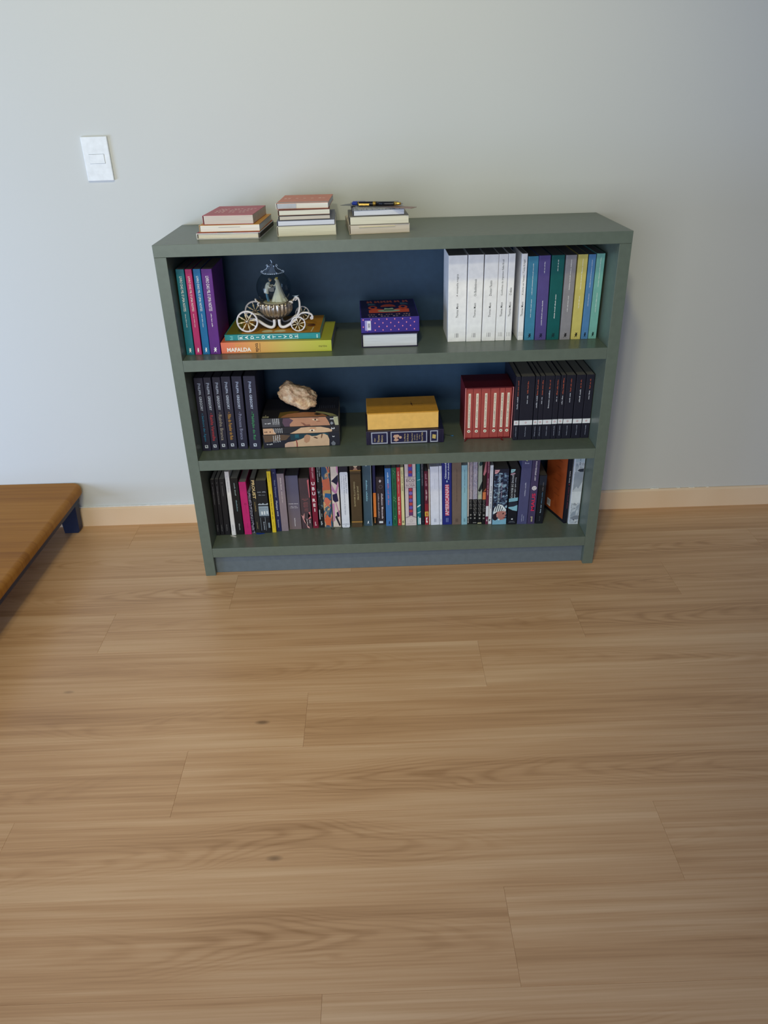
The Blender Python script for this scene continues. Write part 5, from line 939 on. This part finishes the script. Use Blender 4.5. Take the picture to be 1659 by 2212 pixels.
# ------------------------------------------------------------------ stacks on top of the bookcase
Z0 = BH
g = 'left stack on the bookcase top'
a1 = lie('T', 'thin white-spined book with red edge at the bottom of the left stack', -.5012, .0693, Z0, .1642, .0150, .215, -.055, '#d9dadd', g, pages='#efe9dc', hard=True)
B = BM(); B.box((.0152, .002, -.0004), (.0161, .163, .21), M('#9c3644', .6)); B.build('red_flap', a1)
B = BM(); B.box((.0153, .055, -.0007), (.0162, .095, -.0003), M('#3a3f4c', .6)); B.build('dark_tab', a1)
B = BM(); B.box((.0005, .1595, .0), (.0142, .1640, .212), M('#3c3530', .6)); B.build('dark_jacket', a1)
a2 = lie('T', 'yellow-covered book with white pages in the middle of the left stack', -.4927, .0750, Z0+.0163, .1552, .0170, .195, -.045, '#c98f2e', g, pages='#f1ece4', hard=False)
B = BM(); B.box((.0002, -.0003, .001), (.0168, .0014, .19), M('#f1ece4', .6)); B.build('white_spine', a2)
B = BM(); B.box((.0108, .05, -.0006), (.0116, .105, .0002), M('#b9b2a8', .7)); B.build('page_gap', a2)
a3 = lie('T', 'rose-covered thick book on top of the left stack', -.4819, .0794, Z0+.0337, .1290, .0222, .188, -.06, '#b85c68', g, pages='#d6cac2')
B = BM(); B.box((.0011, .1285, .0006), (.0211, .1292, .187), M('#cdbfae', .7)); B.build('fore_edge', a3)
rnd = random.Random(2)
for zz, yy, L_ in ((.126, .070, .098), (.104, .066, .092), (.080, .062, .090), (.056, .060, .082)):
    B = BM(); scribble(B, (.02235, yy, zz), (0, 1, 0), (0, 0, 1), L_, .011, M('#e8c8c4'), rnd, 3); B.build('lettering', a3, recalc=False)
g = 'middle stack on the bookcase top'
lie('T', 'thick cream-paged book at the bottom of the middle stack', -.2952, .0755, Z0, .1516, .0245, .205, .040, '#d6d2c2', g, pages='#e4e1d0')
lie('T', 'lavender-white paged book second from the bottom of the middle stack', -.2943, .0779, Z0+.0251, .1474, .0124, .200, .031, '#6f7488', g, pages='#dfe3f4')
lie('T', 'beige-paged book in the centre of the middle stack', -.2895, .0815, Z0+.0381, .1318, .0100, .185, .055, '#55575c', g, pages='#d3cac0')
lie('T', 'cream-paged book just below the top of the middle stack', -.2903, .0870, Z0+.0487, .1323, .0128, .185, .045, '#7c4a40', g, pages='#e6e4d8')
b5 = lie('T', 'salmon-covered book on top of the middle stack', -.2958, .1060, Z0+.0621, .1341, .0146, .185, -.030, '#cf8068', g, pages='#e6e4dc')
B = BM(); B.box((.0002, -.0003, -.0002), (.0144, .0012, .185), M('#e6e4e0', .6)); B.build('white_spine', b5)
B = BM(); B.box((.0012, .003, -.0006), (.0128, .052, .0002), M('#b8bcc6', .6)); B.build('grey_flap', b5)
B = BM(); B.faces([(.01475, .001, .002), (.01475, .133, .002), (.01475, .133, .018), (.01475, .001, .018)], [(0, 1, 2, 3)], M('#a7a4a6')); B.build('cover_band', b5, recalc=False); B = BM(); scribble(B, (.01478, .066, .100), (0, 1, 0), (0, 0, 1), .112, .013, M('#ecc6b8'), rnd, 5); B.build('lettering', b5, recalc=False)
g = 'right stack on the bookcase top'
c1 = lie('T', 'pinkish-grey paged book at the bottom of the right stack', -.1098, .0740, Z0, .1560, .0220, .200, .075, '#cabda8', g, pages='#ddd3ca')
B = BM(); B.box((.0165, .025, -.0025), (.0178, .118, .002), M('#e4dcb4', .6)); B.build('bookmark_strip', c1)
c2 = lie('T', 'cream-paged book in the middle of the right stack', -.1094, .0745, Z0+.0226, .1528, .0200, .150, .042, '#77746a', g, pages='#e6e2d2')
c3 = lie('T', 'dark-covered book with bluish white pages high in the right stack', -.0995, .0808, Z0+.0432, .1319, .0136, .175, .048, '#6d7078', g, pages='#dde1ee')
SPK = MN('speckled_print', (300, 300, 300), [(.4, '#70757c'), (.55, '#b4b7ba'), (.7, '#8b8e94')], False, 0, 3)
zc = Z0+.0574
def sheet(name, pts, z, t, m, dz=None):
    B = BM(); n = len(pts); vs = [(p[0], p[1], z+(p[2] if len(p) > 2 else 0)+e) for e in (0, t) for p in pts]
    B.faces(vs, [tuple(range(n))[::-1], tuple(range(n, 2*n))]+[(i, (i+1) % n, n+(i+1) % n, n+i) for i in range(n)], m); return B.build(name)
for k_, (o_, lift, lab) in enumerate(((0.0, 0, 'lower grey speckled booklet on the right stack under the card'), (.006, .0017, 'upper grey speckled booklet on the right stack under the card'))):
    tag(sheet('booklet', [(-.096+o_, .078+o_), (.036-o_*.5, .086+o_), (.028, .215), (-.102+o_, .207)], zc+lift, .0014, SPK), lab, 'booklet')
tag(sheet('bookmark', [(-.1330, .1640), (-.1100, .1910), (.0640, .0800), (.0480, .0500)], zc+.0035, .0008, MGRAD('grey_to_brown_card', 0, -.13, .06, [(0, '#5e6466'), (.5, '#77777c'), (.8, '#8a6f68'), (1, '#94786e')])), 'long thin grey and brown card sticking out beneath the pens', 'bookmark')
# pens
GOLDM = m_metal('gold_trim', '#d2ac52', .3); BLK = M('#101018', .2, .6)
zp = zc+.0046
pen = thing('pen', 'black fountain pen with gold rings and tip on the right stack', 'pen', (-.0880, .1310, zp+.0058), (0, 0, -.235))
B = BM(); k_ = math.pi/2
def rod(prof, m, name, par, cap=True):
    B = BM(); n = 14; vs = [(x_, r_*math.cos(2*math.pi*j/n), r_*math.sin(2*math.pi*j/n)) for x_, r_ in prof for j in range(n)]; k = len(prof)
    fs = [(i*n+j, i*n+(j+1) % n, (i+1)*n+(j+1) % n, (i+1)*n+j) for i in range(k-1) for j in range(n)]+[tuple(range(n))[::-1], tuple(range((k-1)*n, k*n))]
    B.faces(vs, fs, m); return B.build(name, par, smooth=True)
rod([(0, .0035), (.001, .0048), (.004, .0054), (.042, .0057), (.043, .0057)], BLK, 'cap', pen)
rod([(.0432, .0058), (.0436, .0060), (.0452, .0060), (.0456, .0058)], GOLDM, 'ring', pen); rod([(.0470, .0058), (.0474, .0060), (.0490, .0060), (.0494, .0058)], GOLDM, 'ring', pen)
rod([(.0456, .0055), (.047, .0055)], BLK, 'collar', pen); rod([(.0494, .0055), (.075, .0054), (.096, .0050), (.0985, .0049)], BLK, 'barrel', pen)
rod([(.0986, .0050), (.108, .0040), (.1145, .0030), (.116, .0022)], GOLDM, 'tip', pen)
rod([(.0040, .0056), (.0052, .0056)], GOLDM, 'ring', pen)
B = BM(); B.box((.006, -.0076, -.0042), (.034, -.0052, .0012), GOLDM, .0008); B.build('clip', pen)
pen2 = thing('pen', 'blue ballpoint pen lying behind the black fountain pen', 'pen', (-.1015, .1520, zp+.0042), (0, 0, -.225))
rod([(0, .0030), (.002, .0042), (.030, .0042), (.031, .0038)], M('#2a3fa0', .25, .5), 'cap', pen2); rod([(.031, .0036), (.118, .0036), (.126, .0030)], M('#3c4a9c', .25, .5), 'barrel', pen2); rod([(.126, .0028), (.134, .0010), (.136, .0005)], M('#9aa0b4', .3, .5), 'tip', pen2)
B = BM(); B.box((.002, -.0012, .0043), (.036, .0012, .0058), M('#2a3fa0', .25, .5), .0005); B.box((.002, -.0012, .003), (.005, .0012, .0045), M('#2a3fa0', .25, .5)); B.build('clip', pen2)
